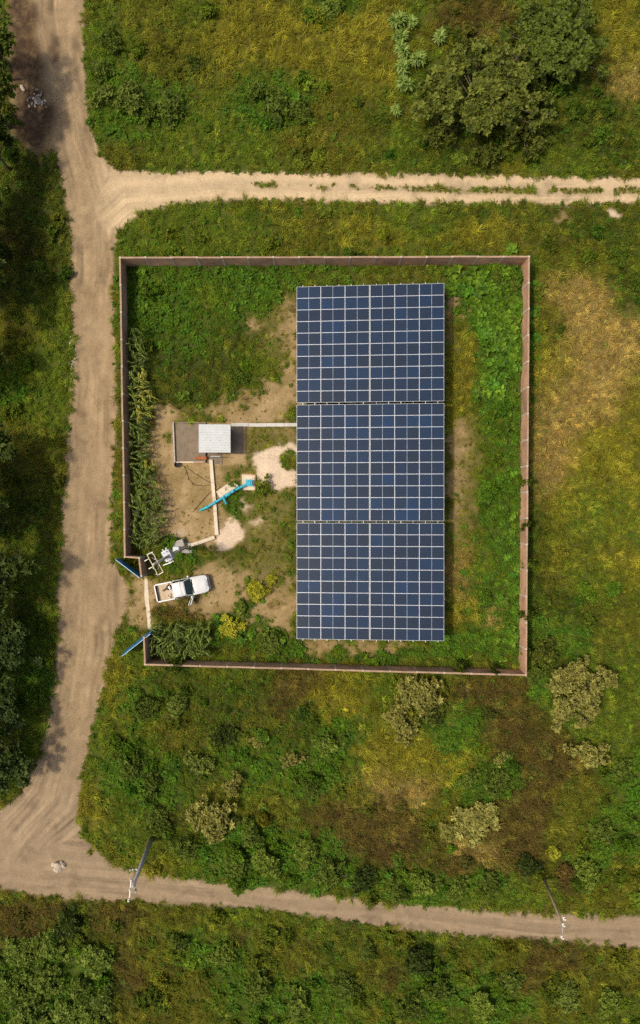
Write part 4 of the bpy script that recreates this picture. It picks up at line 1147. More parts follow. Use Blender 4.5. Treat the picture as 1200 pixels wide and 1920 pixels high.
# ------------------------------------------------------------------ pickup
def pickup():
    cx, cy = P(341.5, 1103, .9)
    root = empty('pickup_truck', (cx, cy, 0), math.radians(11.8))
    tag(root, 'white double-cab pickup with one side door open, parked inside the gate', 'pickup')
    hw = .87
    # body: lofted cross-sections, x forwards
    def loft(name, secs, mat, bevel=0.0, parent=root, smooth=True, caps=True):
        """secs: list of (x, [(y, z), ...]) half-sections from the underside out and up to the centre line"""
        m = MB(); n = None; vs = []
        for x, hs in secs:
            full = [(y, z) for y, z in hs] + [(-y, z) for y, z in reversed(hs)]
            n = len(full); vs += [(x, y, z) for y, z in full]
        fs = []
        for i in range(len(secs) - 1):
            for k in range(n):
                a_ = i * n + k; b_ = i * n + (k + 1) % n
                fs.append((a_, b_, b_ + n, a_ + n))
        if caps: fs += [tuple(range(n)), tuple(range((len(secs) - 1) * n, len(secs) * n))]
        return m.add(vs, fs).build(name, mat, parent, smooth=smooth, bevel=bevel)
    def sec(w, zb, zs, zt, crown):
        return [(w * .55, zb), (w * .93, zb + .04), (w, zb + .22), (w, zs - .14), (w * .975, zs - .04), (w * .90, zt - .015), (w * .5, zt + crown * .7), (.02, zt + crown)]
    front = []
    for x, w, zb, zs, zt, cr in ((2.52, .52, .42, .72, .74, .01), (2.47, .66, .38, .80, .82, .02), (2.36, .77, .32, .90, .91, .03), (2.18, .835, .30, .95, .96, .035), (1.9, .86, .30, .99, 1.0, .04), (1.4, .87, .32, 1.03, 1.05, .04), (1.08, .87, .32, 1.06, 1.08, .03), (.98, .87, .32, 1.06, 1.08, .0)):
        front.append((x, sec(w, zb, zs, zt, cr)))
    ob = loft('hood_and_fenders', front, M_TRUCK)
    low = [(x, sec(.87, .34, 1.05, 1.07, 0)) for x in (.985, .4, -.2, -.815)]
    loft('cab_body', low, M_TRUCK)
    # bed: open box with walls
    bed = MB().box(-2.42, -.83, -.74, .74, .58, .63).build('bed_floor', M_BED, root)
    for s_ in (-1, 1):
        y0, y1 = sorted((s_ * .745, s_ * .87))
        MB().box(-2.46, -.83, y0, y1, .40, 1.05).build('bed_side', M_TRUCK, root, bevel=.03)
        y0, y1 = sorted((s_ * .52, s_ * .738))
        MB().box(-2.0, -1.25, y0, y1, .632, .80).build('wheel_arch', M_BED, root, bevel=.04)
    MB().box(-.90, -.825, -.742, .742, .63, 1.06).build('bed_front_panel', M_TRUCK, root)
    tg = MB().box(-2.52, -2.465, -.80, .80, .50, 1.04).build('tailgate', M_TRUCK, root, bevel=.015)
    MB().box(-2.535, -2.522, -.08, .08, .88, .95).build('handle', M_BLACK, tg)
    MB().box(-2.455, -2.425, -.735, .735, .63, .99).build('tailgate_liner', M_BLACK, root)
    MB().box(-2.68, -2.55, -.78, .78, .42, .56).build('rear_bumper', M_CHROME, root, bevel=.03)
    # greenhouse
    def gh(x, w, z0, z1, rw): return (x, [(w, z0), ((w + rw) / 2 + .012, (z0 + z1) / 2), (rw, z1 - .05), (rw * .9, z1 - .008), (rw * .45, z1 + .012), (.02, z1 + .018)])
    # roof
    loft('roof', [(.42, [(.30, 1.63), (.60, 1.635), (.63, 1.65), (.60, 1.67), (.30, 1.69), (.02, 1.695)]), (.30, [(.30, 1.645), (.66, 1.65), (.69, 1.67), (.655, 1.70), (.32, 1.725), (.02, 1.73)]), (-.2, [(.30, 1.65), (.67, 1.655), (.70, 1.68), (.665, 1.715), (.33, 1.74), (.02, 1.745)]), (-.62, [(.30, 1.645), (.66, 1.65), (.69, 1.67), (.655, 1.70), (.32, 1.725), (.02, 1.73)]), (-.74, [(.30, 1.63), (.63, 1.635), (.66, 1.65), (.63, 1.675), (.30, 1.695), (.02, 1.70)])], M_TRUCK)
    # glass block (slightly inside the pillars) as separate panes
    def quad(name, pts, mat, th=.02, par=root):
        a_, b_, c_, d_ = [Vector(p) for p in pts]
        n = (b_ - a_).cross(d_ - a_).normalized() * th
        m = MB(); vs = [a_, b_, c_, d_, a_ - n, b_ - n, c_ - n, d_ - n]
        m.add(vs, [(0, 1, 2, 3), (7, 6, 5, 4), (0, 4, 5, 1), (1, 5, 6, 2), (2, 6, 7, 3), (3, 7, 4, 0)])
        return m.build(name, mat, par)
    # windscreen: curved over three panels joined in one mesh
    m = MB(); ys = [-1, -.5, 0, .5, 1]; vs = []; fs = []
    for k, t_ in enumerate(ys):
        vs += [(1.02 - .11 * t_ * t_, .76 * t_, 1.085), (.445 - .06 * t_ * t_, .62 * t_, 1.655)]
    for k in range(4): fs.append((2 * k, 2 * k + 2, 2 * k + 3, 2 * k + 1))
    m.add(vs, fs).build('windscreen', M_GLASS, root, smooth=True)
    quad('rear_window', [(-.80, -.60, 1.12), (-.80, .60, 1.12), (-.745, .55, 1.60), (-.745, -.55, 1.60)], M_GLASS)
    for s_ in (-1, 1):
        for nm, xa, xb, xc, xd in (('front_side_window', .80, .02, .02, .36), ('rear_side_window', -.06, -.72, -.66, -.06)):
            quad(nm, [(xa, s_ * .815, 1.09), (xb, s_ * .815, 1.09), (xc, s_ * .69, 1.62), (xd, s_ * .69, 1.62)], M_GLASS)
        # pillars
        for a_, b_, w in (((.93, s_ * .815, 1.07), (.40, s_ * .665, 1.66), .07), ((-.02, s_ * .835, 1.07), (-.02, s_ * .695, 1.66), .075), ((-.78, s_ * .81, 1.07), (-.70, s_ * .67, 1.66), .09)):
            MB().bar(a_, b_, w, .05).build('pillar', M_TRUCK, root)
        MB().box(.70, .86, *sorted((s_ * .90, s_ * 1.08)), 1.06, 1.22).build('mirror', M_TRUCK, root, bevel=.03)
        MB().box(.74, .80, *sorted((s_ * .84, s_ * .905)), 1.08, 1.12).build('mirror_arm', M_BLACK, root)
        # lamps
        m = MB(); m.prism([(2.475, s_ * .30), (2.50, s_ * .52), (2.40, s_ * .72), (2.26, s_ * .80), (2.24, s_ * .74), (2.34, s_ * .60), (2.40, s_ * .32)], .70, .915)
        m.build('headlight', M_LAMP, root)
        MB().box(-2.53, -2.47, *sorted((s_ * .76, s_ * .862)), .62, .95).build('tail_light', M_RED, root)
        # wheels
        for x in (1.62, -1.62):
            wh = MB().tube([(x, s_ * .64, .37), (x, s_ * .66, .37), (x, s_ * .85, .37), (x, s_ * .875, .37)], [.31, .37, .37, .33], 18).build('wheel', M_BLACK, root, smooth=False)
            MB().tube([(x, s_ * .86, .37), (x, s_ * .884, .37)], [.22, .20], 12).build('rim', M_CHROME, wh)
        # door seams / handles
        for x in (.15, -.68):
            if s_ == -1 and x == .15: continue
            MB().box(x - .08, x + .08, *sorted((s_ * .872, s_ * .888)), .93, .96).build('door_handle', M_TRUCK, root)
    MB().box(2.38, 2.60, -.62, .62, .36, .56).build('front_bumper', M_TRUCK, root, bevel=.05)
    MB().box(2.46, 2.535, -.36, .36, .60, .78).build('grille', M_BLACK, root)
    MB().box(1.0, 1.10, -.66, .66, 1.095, 1.108).build('wiper_cowl', M_BLACK, root)
    # roof rails across the cab, roll bar behind
    MB().bar((-.02, -.66, 1.765), (-.02, .66, 1.765), .035).build('roof_bar', M_CHROME, root)
    rb = MB().tube([(-.98, -.72, 1.05), (-.98, -.68, 1.55), (-.98, -.5, 1.62), (-.98, .5, 1.62), (-.98, .68, 1.55), (-.98, .72, 1.05)], .035, 8).build('roll_bar', M_CHROME, root, smooth=True)
    # the open right-hand door, hinged at its front edge
    dr = empty('open_door', (.93, -.885, 0), math.radians(62)); dr.parent = root
    MB().box(-.98, 0, -.05, .03, .42, 1.06).build('door_panel', M_TRUCK, dr, bevel=.02)
    MB().box(-.95, -.06, .034, .06, .48, 1.0).build('door_lining', M_BLACK, dr)
    m = MB()
    m.bar((-.95, -.01, 1.06), (-.93, .10, 1.62), .05); m.bar((-.93, .10, 1.62), (-.50, .10, 1.62), .045); m.bar((-.50, .10, 1.62), (-.03, -.01, 1.07), .045)
    m.build('window_frame', M_TRUCK, dr)
    # spare tyre and loose things in the bed
    def inbed(o, x, y, z, rz=0):
        o.location = Matrix.Translation(root.location) @ Matrix.Rotation(root.rotation_euler.z, 4, 'Z') @ Vector((x, y, z)); o.rotation_euler.z = root.rotation_euler.z + rz
        return o
    ty = empty('spare_tyre'); inbed(ty, -1.25, .32, .635); tag(ty, 'black spare tyre lying in the pickup bed', 'tyre')
    n, k_ = 20, 8; V, F = [], []
    for i in range(n):
        for j in range(k_):
            a_, b_ = 2 * math.pi * i / n, 2 * math.pi * j / k_
            V.append(((.20 + .07 * math.cos(b_)) * math.cos(a_), (.20 + .07 * math.cos(b_)) * math.sin(a_), .075 + .075 * math.sin(b_)))
            F.append((i * k_ + j, ((i + 1) % n) * k_ + j, ((i + 1) % n) * k_ + (j + 1) % k_, i * k_ + (j + 1) % k_))
    MB().add(V, F).build('tread', M_BLACK, ty, smooth=True)
    MB().tube([(0, 0, .02), (0, 0, .07)], .14, 12).build('rim', M_STEEL, ty)
    bx_ = empty('toolbox'); inbed(bx_, -1.75, .18, .635, .4); tag(bx_, 'small dark box on the tan pickup bed floor', 'box')
    MB().box(-.16, .16, -.1, .1, 0, .14).build('case', M_CONC_DARK, bx_, bevel=.01); MB().bar((-.1, 0, .17), (.1, 0, .17), .03).build('handle', M_BLACK, bx_)
    bk = empty('bucket'); inbed(bk, -1.35, -.42, .635); tag(bk, 'small pale bucket in the pickup bed near the tailgate side', 'bucket')
    MB().tube([(0, 0, 0), (0, 0, .2)], [.09, .12], 12, False).build('shell', M_INSUL, bk); MB().tube([(0, 0, .0), (0, 0, .02)], .088, 12).build('base', M_INSUL, bk)
pickup()

# ------------------------------------------------------------------ utility poles
def insulator(root, p, h=.26, r=.07, mat=None):
    p = Vector(p)
    MB().tube([p, p + Vector((0, 0, h * .2)), p + Vector((0, 0, h * .22)), p + Vector((0, 0, h * .5)), p + Vector((0, 0, h * .52)), p + Vector((0, 0, h))], [r * .35, r * .4, r, r * .9, r * .6, r * .45], 10).build('insulator', mat or M_INSUL, root, smooth=False)

def transformer_pole():
    base = P3(347, 1026, 0)
    HT = 12.0
    top = P3(288, 1058, HT)
    root = empty('transformer_pole', base)
    tag(root, 'concrete utility pole carrying a grey transformer and double crossarm by the gate', 'utility pole')
    lean = (top - base); z = lambda h: Vector((lean.x * h / HT, lean.y * h / HT, h))
    MB().tube([z(-.2), z(HT)], [.19, .10], 12).build('pole', M_CONC, root, smooth=True)
    ax = (Vector(P(301, 1076, 11.5)) - Vector(P(280, 1037, 11.5))); half = ax.length / 2; u = Vector((ax.x, ax.y, 0)).normalized(); w = Vector((-u.y, u.x, 0))
    c0 = z(11.5)
    for s_ in (-.24, .24):
        MB().bar(c0 - u * half + w * s_, c0 + u * half + w * s_, .065, .10).build('crossarm', M_COLUMN, root)
    for q in (-.97, .97):
        MB().bar(c0 + u * half * q - w * .28, c0 + u * half * q + w * .28, .06, .06).build('spacer', M_STEEL, root)
    for q in (-.85, -.3, .3, .85):
        insulator(root, c0 + u * half * q + w * (.24 if q < 0 else -.24) + Vector((0, 0, .05)), .30, .075)
    for q in (-.6, .15):
        p = c0 + u * half * q - w * .28
        MB().tube([p, p - w * .38 + Vector((0, 0, -.05))], [.025, .055], 8).build('cutout_fuse', M_INSUL, root)
    for s_ in (-1, 1):
        MB().bar(z(10.6), c0 + u * half * .55 * s_, .05, .02).build('brace', M_STEEL, root)
    tc = z(6.3) + Vector((-.05, .05, 0))
    M_ = Matrix.Translation(tc) @ Matrix.Rotation(math.atan2(u.y, u.x), 4, 'Z')
    MB().box(-.45, .45, -.30, .30, 0, .95, M_).build('transformer_tank', M_TRANS, root, bevel=.04)
    MB().box(-.48, .48, -.33, .33, .96, 1.01, M_).build('tank_lid', M_TRANS, root)
    fins = MB()
    for k in range(8):
        x = -.40 + k * .114
        fins.box(x - .012, x + .012, .305, .42, .12, .85, M_).box(x - .012, x + .012, -.42, -.305, .12, .85, M_)
    fins.build('cooling_fins', M_TRANS, root)
    for k in (-.3, 0, .3):
        insulator(root, M_ @ Vector((k, .10, 1.01)), .34, .06)
        insulator(root, M_ @ Vector((k, -.16, 1.01)), .18, .045)
    MB().box(-.7, .7, -.05, .05, -.11, -.01, M_).build('platform_beam', M_STEEL, root)
    MB().box(-.7, .7, -.36, -.28, -.11, -.01, M_).build('platform_beam', M_STEEL, root)
    # long fuse arm below
    a_ = Vector(P3(306, 1060, 7.2)) - base; b_ = Vector(P3(322, 1054, 7.2)) - base
    MB().bar(a_, b_, .09).build('outrigger_arm', M_INSUL, root)
    MB().bar(b_, z(7.2), .05).build('outrigger_brace', M_STEEL, root)
    a_ = Vector(P3(311, 1029, 7.4)) - base; b_ = M_ @ Vector((-.4, .2, 1.0))
    MB().tube([a_, b_], [.10, .05], 8).build('surge_arrester', M_INSUL, root)
    # switch cabinet and conduit at the foot
    MB().box(-.45, .10, -.22, .22, 2.6, 3.6).build('meter_cabinet', M_TRANS, root, bevel=.03)
    MB().tube([z(0) + Vector((.2, .1, 0)), z(6.3) + Vector((.2, .1, 0))], .06, 8).build('conduit', M_CONC_CREAM, root, smooth=True)
    MB().box(-.6, .7, -.55, .45, -.05, .16).build('plinth', M_CONC_GREY, root)
transformer_pole()
tag(MB().box(-.5, .5, -.35, .35, -.02, .75).build('junction_box', M_CONC, None, P3(336, 1020, .4, 0), (0, 0, .33), bevel=.03), 'pale concrete junction box at the foot of the transformer pole', 'junction box')

def road_pole_left():
    base = P3(285, 1571, 0); top = P3(249, 1662, 9.6)
    root = empty('utility_pole', base)
    tag(root, 'dark leaning utility pole with pale fittings near the road fork', 'utility pole', 'roadside utility poles')
    lean = top - base; z = lambda h: Vector((lean.x * h / 9.6, lean.y * h / 9.6, h))
    MB().tube([z(-.2), z(9.6)], [.24, .13], 12).build('pole', M_POLE, root, smooth=True)
    c = z(9.2)
    a_ = P3(246, 1647, 9.3) - base; b_ = P3(242.5, 1686, 9.3) - base
    MB().bar(a_, b_, .09).build('crossarm', M_INSUL, root)
    insulator(root, b_ + Vector((0, 0, .03)), .34, .12); insulator(root, a_ + (b_ - a_) * .5 + Vector((0, 0, .04)), .3, .09); insulator(root, a_ + Vector((0, 0, .04)), .3, .09)
    a_ = P3(244, 1630.5, 6.6) - base; b_ = P3(266, 1629, 6.6) - base
    MB().bar(a_, b_, .08).build('lower_arm', M_STEEL, root)
    for t_ in (.05, .3, .62): insulator(root, a_ + (b_ - a_) * t_ + Vector((0, 0, .03)), .25, .07)
    MB().box(-.05, .05, -.05, .05, 0, 0.5).build('cutout_fuse', M_INSUL, root, P3(254, 1659, 8.6) - base)
    MB().box(-.07, .07, -.1, .1, 0, .4).build('cutout_fuse', M_STEEL, root, P3(255, 1668, 8.4) - base)
    MB().bar(z(7.6), P3(254, 1660, 8.6) - base, .05).build('fuse_bracket', M_STEEL, root)
    MB().tube([z(5.6) + Vector((-.2, 0, 0)), z(9.0) + Vector((-.16, 0, 0))], .05, 6).build('conduit', M_STEEL, root)
road_pole_left()

def road_pole_right():
    base = P3(1017, 1640, 0); top = P3(1055, 1734, 7.6)
    root = empty('utility_pole', base)
    tag(root, 'slim pale wooden utility pole standing near the lower right', 'utility pole', 'roadside utility poles')
    lean = top - base; z = lambda h: Vector((lean.x * h / 7.6, lean.y * h / 7.6, h))
    MB().tube([z(-.2), z(7.6)], [.15, .09], 10).build('pole', M_WOODPOLE, root, smooth=True)
    a_ = P3(1057, 1717, 7.4) - base; b_ = P3(1053.5, 1757, 7.4) - base
    MB().bar(a_, b_, .06).build('crossarm', M_POLE, root)
    for p in (P3(1057, 1720, 7.45), P3(1055.5, 1732, 7.5), P3(1053, 1755, 7.45)):
        insulator(root, p - base, .42, .15)
    MB().bar(z(6.6), a_ + (b_ - a_) * .75, .03).build('brace', M_STEEL, root)
road_pole_right()

# ------------------------------------------------------------------ maize
M_MAIZE = leaf_mat('maize_leaves', c4(.016, .045, .008), c4(.18, .25, .070), .2, .45, objvar=.35, spec=.25)
M_MAIZE_Y = leaf_mat('ripening_maize_leaves', c4(.16, .20, .03), c4(.36, .36, .08), .2, .42, objvar=.15, spec=.4)
M_STALK = rough_mat('maize_stalk', c4(.14, .17, .06), c4(.24, .25, .10), 4, .6, bumpy=0)
def maize_mesh(seed, mat):
    r = random.Random(seed); segs = []
    a0 = r.uniform(0, 6.28)
    for k in range(11):
        z = .35 + 1.55 * k / 10
        side = a0 + (math.pi if k % 2 else 0) + r.uniform(-.5, .5)
        segs.append(blade(r, (0, 0, z), side, r.uniform(.5, .85) * (1 - .25 * (k / 10) ** 2), r.uniform(.07, .10), r.uniform(.7, 1.1), r.uniform(1.6, 2.6), 5))
    for k in range(5):
        segs.append(blade(r, (0, 0, 2.0), r.uniform(0, 6.28), .28, .03, 1.1, .7, 2, .95))
    return strips_mesh('maize_leaves', segs, mat)
MZ = [maize_mesh(300 + k, M_MAIZE) for k in range(6)]
MZY = [maize_mesh(320 + k, M_MAIZE_Y) for k in range(3)]
ME_STALK = MB().tube([(0, 0, -.02), (0, 0, 1.1), (0, 0, 2.05)], [.022, .018, .010], 6).mesh('stalk', M_STALK, True)
def maize(px, py, yellow, label, group):
    x, y = P(px, py, 1.6)
    me = (MZY if yellow else MZ)[rnd.randrange(3 if yellow else 6)]
    s_ = rnd.uniform(.85, 1.12)
    o_ = link('maize_plant', me, None, (x, y, 0), (rnd.gauss(0, .04), rnd.gauss(0, .04), rnd.uniform(0, 6.28)), (s_, s_, s_ * rnd.uniform(.92, 1.08)))
    tag(o_, label, 'maize', group)
    link('stalk', ME_STALK, o_)
py = 622
while py < 1022:
    right = np.interp(py, [620, 680, 760, 800, 860, 900, 960, 1020], [264, 274, 286, 278, 280, 296, 314, 296])
    px = 243 + (py - 480) * .016 + rnd.uniform(0, 4)
    while px < right:
        yl = (690 < py < 790 and px > 258 and rnd.random() < .75) or (780 < py < 1000 and px > right - 12 and rnd.random() < .25)
        maize(px + rnd.uniform(-2, 2), py + rnd.uniform(-3, 3), yl,
              'yellowing maize plant at the outer edge of the long maize strip' if yl else 'dark green maize plant in the long strip beside the roadside wall',
              'yellowing maize plants' if yl else 'maize plants along the roadside wall')
        px += 10.5
    py += 10.2
for r_ in range(6):
    for c_ in range(11):
        px, py = 286 + c_ * 10.2 + rnd.uniform(-3, 3), 1176 + r_ * 10.5 + rnd.uniform(-3, 3)
        if px > 396: continue
        maize(px, py, False, 'dark green maize plant in the small patch beside the lower gate leaf', 'maize plants beside the lower gate leaf')

# ------------------------------------------------------------------ shrubs and trees
def crown_mesh(name, seed, R_, Hc, zc, lobes, dens, ll, lw, per, mat, lobe_r=(.20, .38), stretch=1.0, inner=.35, flat=.5):
    """leafy crown in metres: star-shaped leaf rosettes at branch tips over uneven, scattered lobes with gaps between"""
    r = np.random.default_rng(seed)
    lc = [(0, 0, zc + Hc * .4, R_ * lobe_r[1] * 1.25)]
    guard = 0; p1, p2, p3 = r.uniform(0, 6.283, 3)
    while len(lc) < lobes and guard < 2500:
        guard += 1
        a_ = r.uniform(0, 6.283); edge_ = .80 * (1 + .22 * math.sin(2 * a_ + p1) + .16 * math.sin(3 * a_ + p2) + .10 * math.sin(5 * a_ + p3))
        q = edge_ * math.sqrt(r.random())
        x, y = R_ * q * math.cos(a_), R_ * q * math.sin(a_) / stretch
        if any(math.hypot(x - u[0], y - u[1]) < R_ * lobe_r[0] * (.9 if guard < 1500 else .6) for u in lc): continue
        lc.append((x, y, zc + Hc * (r.uniform(-.45, .35) + .30 * (1 - q * q)), R_ * r.uniform(*lobe_r) * (1.1 - .35 * q)))
    lc = np.array(lc); lobes = len(lc)
    lc[:, :2] -= (lc[:, :2].max(0) + lc[:, :2].min(0)) / 2
    reach = np.percentile(np.hypot(lc[:, 0], lc[:, 1]) + lc[:, 3], 88)
    lc[:, :2] *= R_ / reach; lc[:, 3] *= (R_ / reach) ** .8
    cnt = np.maximum(3, (dens * 2 * math.pi * lc[:, 3] ** 2 * r.uniform(.6, 1.2, lobes)).astype(int))
    which = np.repeat(np.arange(lobes), cnt); tips = len(which)
    ph = r.uniform(0, 6.283, tips); ct = r.uniform(-.15, 1, tips); st = np.sqrt(1 - ct ** 2)
    nrm = np.column_stack([st * np.cos(ph), st * np.sin(ph), ct])
    rad = lc[which, 3] * np.where(r.random(tips) > inner, r.uniform(.85, 1.25, tips), r.uniform(.35, .85, tips))
    tip = lc[which, :3] + nrm * rad[:, None] * np.array([1, 1, min(1.0, Hc / R_ * 2.0)])
    tip[:, 2] = np.maximum(tip[:, 2], .10)
    tone = np.clip(r.normal(.5, .22, tips), 0, 1)
    ax = nrm * .8 + np.array([0, 0, .55]) + r.normal(0, .3, (tips, 3)); ax /= np.linalg.norm(ax, axis=1)[:, None]
    e1 = np.cross(ax, np.array([.3, .5, .1])); e1 /= np.linalg.norm(e1, axis=1)[:, None]; e2 = np.cross(ax, e1)
    T = np.repeat(np.arange(tips), per); n = len(T)
    az = np.tile(np.arange(per) * 2.4, tips) + r.normal(0, .3, n); el = np.clip(r.normal(flat, .35, n), -.3, 1.4)
    d = (e1[T] * np.cos(az)[:, None] + e2[T] * np.sin(az)[:, None]) * np.cos(el)[:, None] + ax[T] * np.sin(el)[:, None]
    nn = ax[T] + r.normal(0, .25, (n, 3))
    s_ = np.cross(d, nn); s_ /= np.linalg.norm(s_, axis=1)[:, None] + 1e-6
    n2 = np.cross(s_, d)
    sz = r.uniform(.7, 1.3, tips)[T] * r.uniform(.75, 1.2, n)
    L = ll * sz[:, None]; Wd = lw * sz[:, None]
    b = tip[T] + ax[T] * (r.uniform(-.5, .15, n) * ll)[:, None]
    V = np.stack([b, b + d * L * .5 + s_ * Wd * .5 + n2 * Wd * .12, b + d * L * .5 - s_ * Wd * .5 + n2 * Wd * .12, b + d * L - n2 * L * .10], 1).reshape(-1, 3)
    k = np.arange(n)[:, None] * 4
    F = np.stack([k + np.array([0, 2, 3]), k + np.array([0, 3, 1])], 1).reshape(-1, 3)
    R = np.repeat(np.clip(tone[T] + r.normal(0, .16, n), 0, 1), 4).astype(np.float32)
    me = bpy.data.meshes.new(name)
    me.from_pydata(V.tolist(), [], F.tolist())
    at = me.attributes.new('rnd', 'FLOAT', 'POINT'); at.data.foreach_set('value', R)
    me.materials.append(mat); me.update()
    return me, lc

def trunk_mesh(name, lc, zc, r0, seed):
    r = random.Random(seed); m = MB()
    fork = Vector((r.uniform(-.05, .05), r.uniform(-.05, .05), zc * .45))
    m.tube([(0, 0, -.1), fork * .5, fork], [r0 * 1.3, r0, r0 * .85], 8)
    for x, y, z, rr in lc:
        e = Vector((x, y, z + rr * .3)); mid = fork.lerp(e, .5) + Vector((r.uniform(-.1, .1), r.uniform(-.1, .1), .12)) * zc * .3
        m.tube([fork * .98, mid, e], [r0 * .6, r0 * .38, r0 * .12], 6)
        for _ in range(3):
            q = e + Vector((r.uniform(-1, 1), r.uniform(-1, 1), r.uniform(0, .8))) * rr * .8
            m.tube([mid.lerp(e, r.uniform(.2, .9)), q], [r0 * .2, r0 * .06], 5)
    return m.mesh(name, M_BARK, True)

LM = {
 'pale': leaf_mat('pale_olive_leaves', c4(.155, .160, .060), c4(.46, .45, .24), .2, .6, .10),
 'mid': leaf_mat('mid_green_leaves', c4(.050, .090, .018), c4(.18, .24, .068), .25, .5, .16),
 'bright': leaf_mat('bright_green_leaves', c4(.070, .125, .026), c4(.27, .35, .10), .25, .5, .12),
 'dark': leaf_mat('dark_green_leaves', c4(.022, .042, .012), c4(.075, .11, .032), .2, .5, .12),
 'blue': leaf_mat('blue_green_leaves', c4(.026, .050, .020), c4(.085, .125, .055), .2, .5, .10),
 'olive': leaf_mat('olive_leaves', c4(.034, .055, .014), c4(.20, .235, .070), .22, .5, .08),
 'brown': leaf_mat('brown_leaves', c4(.08, .055, .025), c4(.22, .16, .075), .15, .7, .15),
 'lime': leaf_mat('lime_leaves', c4(.10, .19, .05), c4(.40, .52, .26), .25, .5, .08),
 'leafdark': leaf_mat('deep_green_leaves', c4(.030, .055, .013), c4(.17, .23, .060), .22, .5, .08),
 'fresh': leaf_mat('fresh_green_leaves', c4(.060, .115, .025), c4(.27, .35, .12), .25, .5, .14),
 'yellow': leaf_mat('yellow_green_leaves', c4(.24, .27, .03), c4(.52, .50, .09), .25, .5, .06),
 'silver': leaf_mat('silvery_green_leaves', c4(.08, .125, .035), c4(.25, .31, .11), .2, .55, .1),
}
PROTO = {}
STYLE = {  # nominal radius and height in metres, then the crown's build
 'shrub': (1.3, 1.2, dict(Hc=.55, zc=.55, lobes=10, dens=20, ll=.24, lw=.11, per=11, lobe_r=(.20, .36), stretch=1.25)),
 'bush': (2.0, 1.7, dict(Hc=.7, zc=.8, lobes=15, dens=12, ll=.29, lw=.13, per=12, lobe_r=(.16, .30), stretch=1.2, flat=.6)),
 'bigbush': (3.5, 2.5, dict(Hc=1.0, zc=1.3, lobes=30, dens=12, ll=.31, lw=.13, per=12, lobe_r=(.11, .19), stretch=1.12, flat=.6)),
 'tree': (3.4, 6.5, dict(Hc=1.8, zc=4.8, lobes=24, dens=9, ll=.36, lw=.19, per=11, lobe_r=(.14, .24), stretch=1.1, inner=.45)),
 'bigtree': (5.2, 5.2, dict(Hc=1.6, zc=3.6, lobes=58, dens=8, ll=.38, lw=.24, per=11, lobe_r=(.085, .14), stretch=1.15, inner=.4, flat=.3)),
}
def proto(kind, style, v):
    key = (kind, style, v)
    if key in PROTO: return PROTO[key]
    seed = sum(ord(c) for c in kind + style) * 31 + v * 977
    R_, hh, kw = STYLE[style]
    me, lc = crown_mesh('crown' if 'tree' in style else 'foliage', seed, R_, mat=LM[kind], **kw)
    tr = trunk_mesh('trunk' if 'tree' in style else 'stem', lc, kw['zc'], .04 + .018 * R_, seed)
    PROTO[key] = (me, tr)
    return PROTO[key]

NV = {}
def plant(name, label, kind, style, px, py, R_, hgt, cat, group=None, turn=None):
    """px, py: where the middle of the crown is seen; R_: crown radius in metres; hgt: height of the plant"""
    x, y = P(px, py, hgt * .6)
    k = NV.get((kind, style), 0); NV[(kind, style)] = k + 1
    crown, stem = proto(kind, style, k % 3)
    tree = 'tree' in style; nomR, nomH, _ = STYLE[style]
    root = empty(name, (x, y, 0), rnd.uniform(0, 6.28) if turn is None else turn)
    tag(root, label, cat, group)
    sx = R_ / nomR * rnd.uniform(.95, 1.08); sy = R_ / nomR * rnd.uniform(.95, 1.08); sz = hgt / nomH
    a_ = link('crown' if tree else 'foliage', crown, root, scl=(sx, sy, sz))
    b_ = link('trunk' if tree else 'stem', stem, root, scl=(sx, sy, sz))
    return root

T = lambda *a_, **k: plant('tree', *a_, cat='tree', **k)
B = lambda *a_, **k: plant('shrub', *a_, cat='shrub', **k)
M_LUMP = leaf_mat('tall_weed_leaves', c4(.50, .58, .5), c4(1.45, 1.45, 1.2), .25, .55, instanced=True, spec=.2)
SRC_LUMP = source_collection('lump', [crown_mesh('tall_weed', 900 + k, .75, .34, .36, 8, 26, .20, .09, 10, M_LUMP, (.22, .40), 1.35)[0] for k in range(6)])
lm = (W['l'] * .42 + W['d'] * .30 + W['o'] * .30 + W['b'] * .14 + W['e'] * .2 + W['g'] * .05) * np.clip(.4 + .7 * fnoise(53, 2.2, 1.5), 0, 1.8) * (WEED > .3) * (1 - np.clip(blur(road_in.astype(np.float32), .45) * 2.2, 0, 1))
inside = (GX > TL[0]) & (GX < TR[0]) & (GY < TL[1]) & (GY > BR[1])
lm *= np.where(inside, .30, 1.0)
xy = sites(np.clip(lm, 0, 1), 1.0)
tl_ = tint_at(xy, .2, .12) * .8 + lin3((84, 106, 22)) * .25 * np.exp(RNG.normal(0, .3, (len(xy), 1)))
sz = RNG.uniform(.6, 1.35, len(xy))
scatter('tall_weeds', SRC_LUMP, 6, xy, np.column_stack([sz, sz, sz * RNG.uniform(.6, 1.1, len(xy))]), tl_, .08, 'tall leafy weed clumps rising above the rough grass', 'weeds')
# upper right trees
T('broad olive-leaved tree above the two-rut track', 'olive', 'bigtree', 902, 192, 5.8, 4.4, turn=.6)
T('darker low tree up and right of the olive tree, near the top edge', 'leafdark', 'bigtree', 1040, 92, 5.4, 3.2)
B('low olive shrub at the lower right of the big olive tree', 'olive', 'bush', 985, 240, 2.6, 2.4)
B('low olive shrub under the lower edge of the big olive tree', 'olive', 'bush', 912, 290, 1.7, 1.6)
B('olive shrub between the two upper right trees', 'olive', 'bush', 975, 150, 3.0, 2.8)
B('olive shrub on the left flank of the big olive tree', 'olive', 'bush', 830, 245, 1.8, 1.8)
B('olive shrub at the top of the big olive tree', 'olive', 'bush', 900, 105, 2.2, 2.0)
B('small pale green sapling right of the big olive tree', 'bright', 'shrub', 1077, 216, .55, .8)
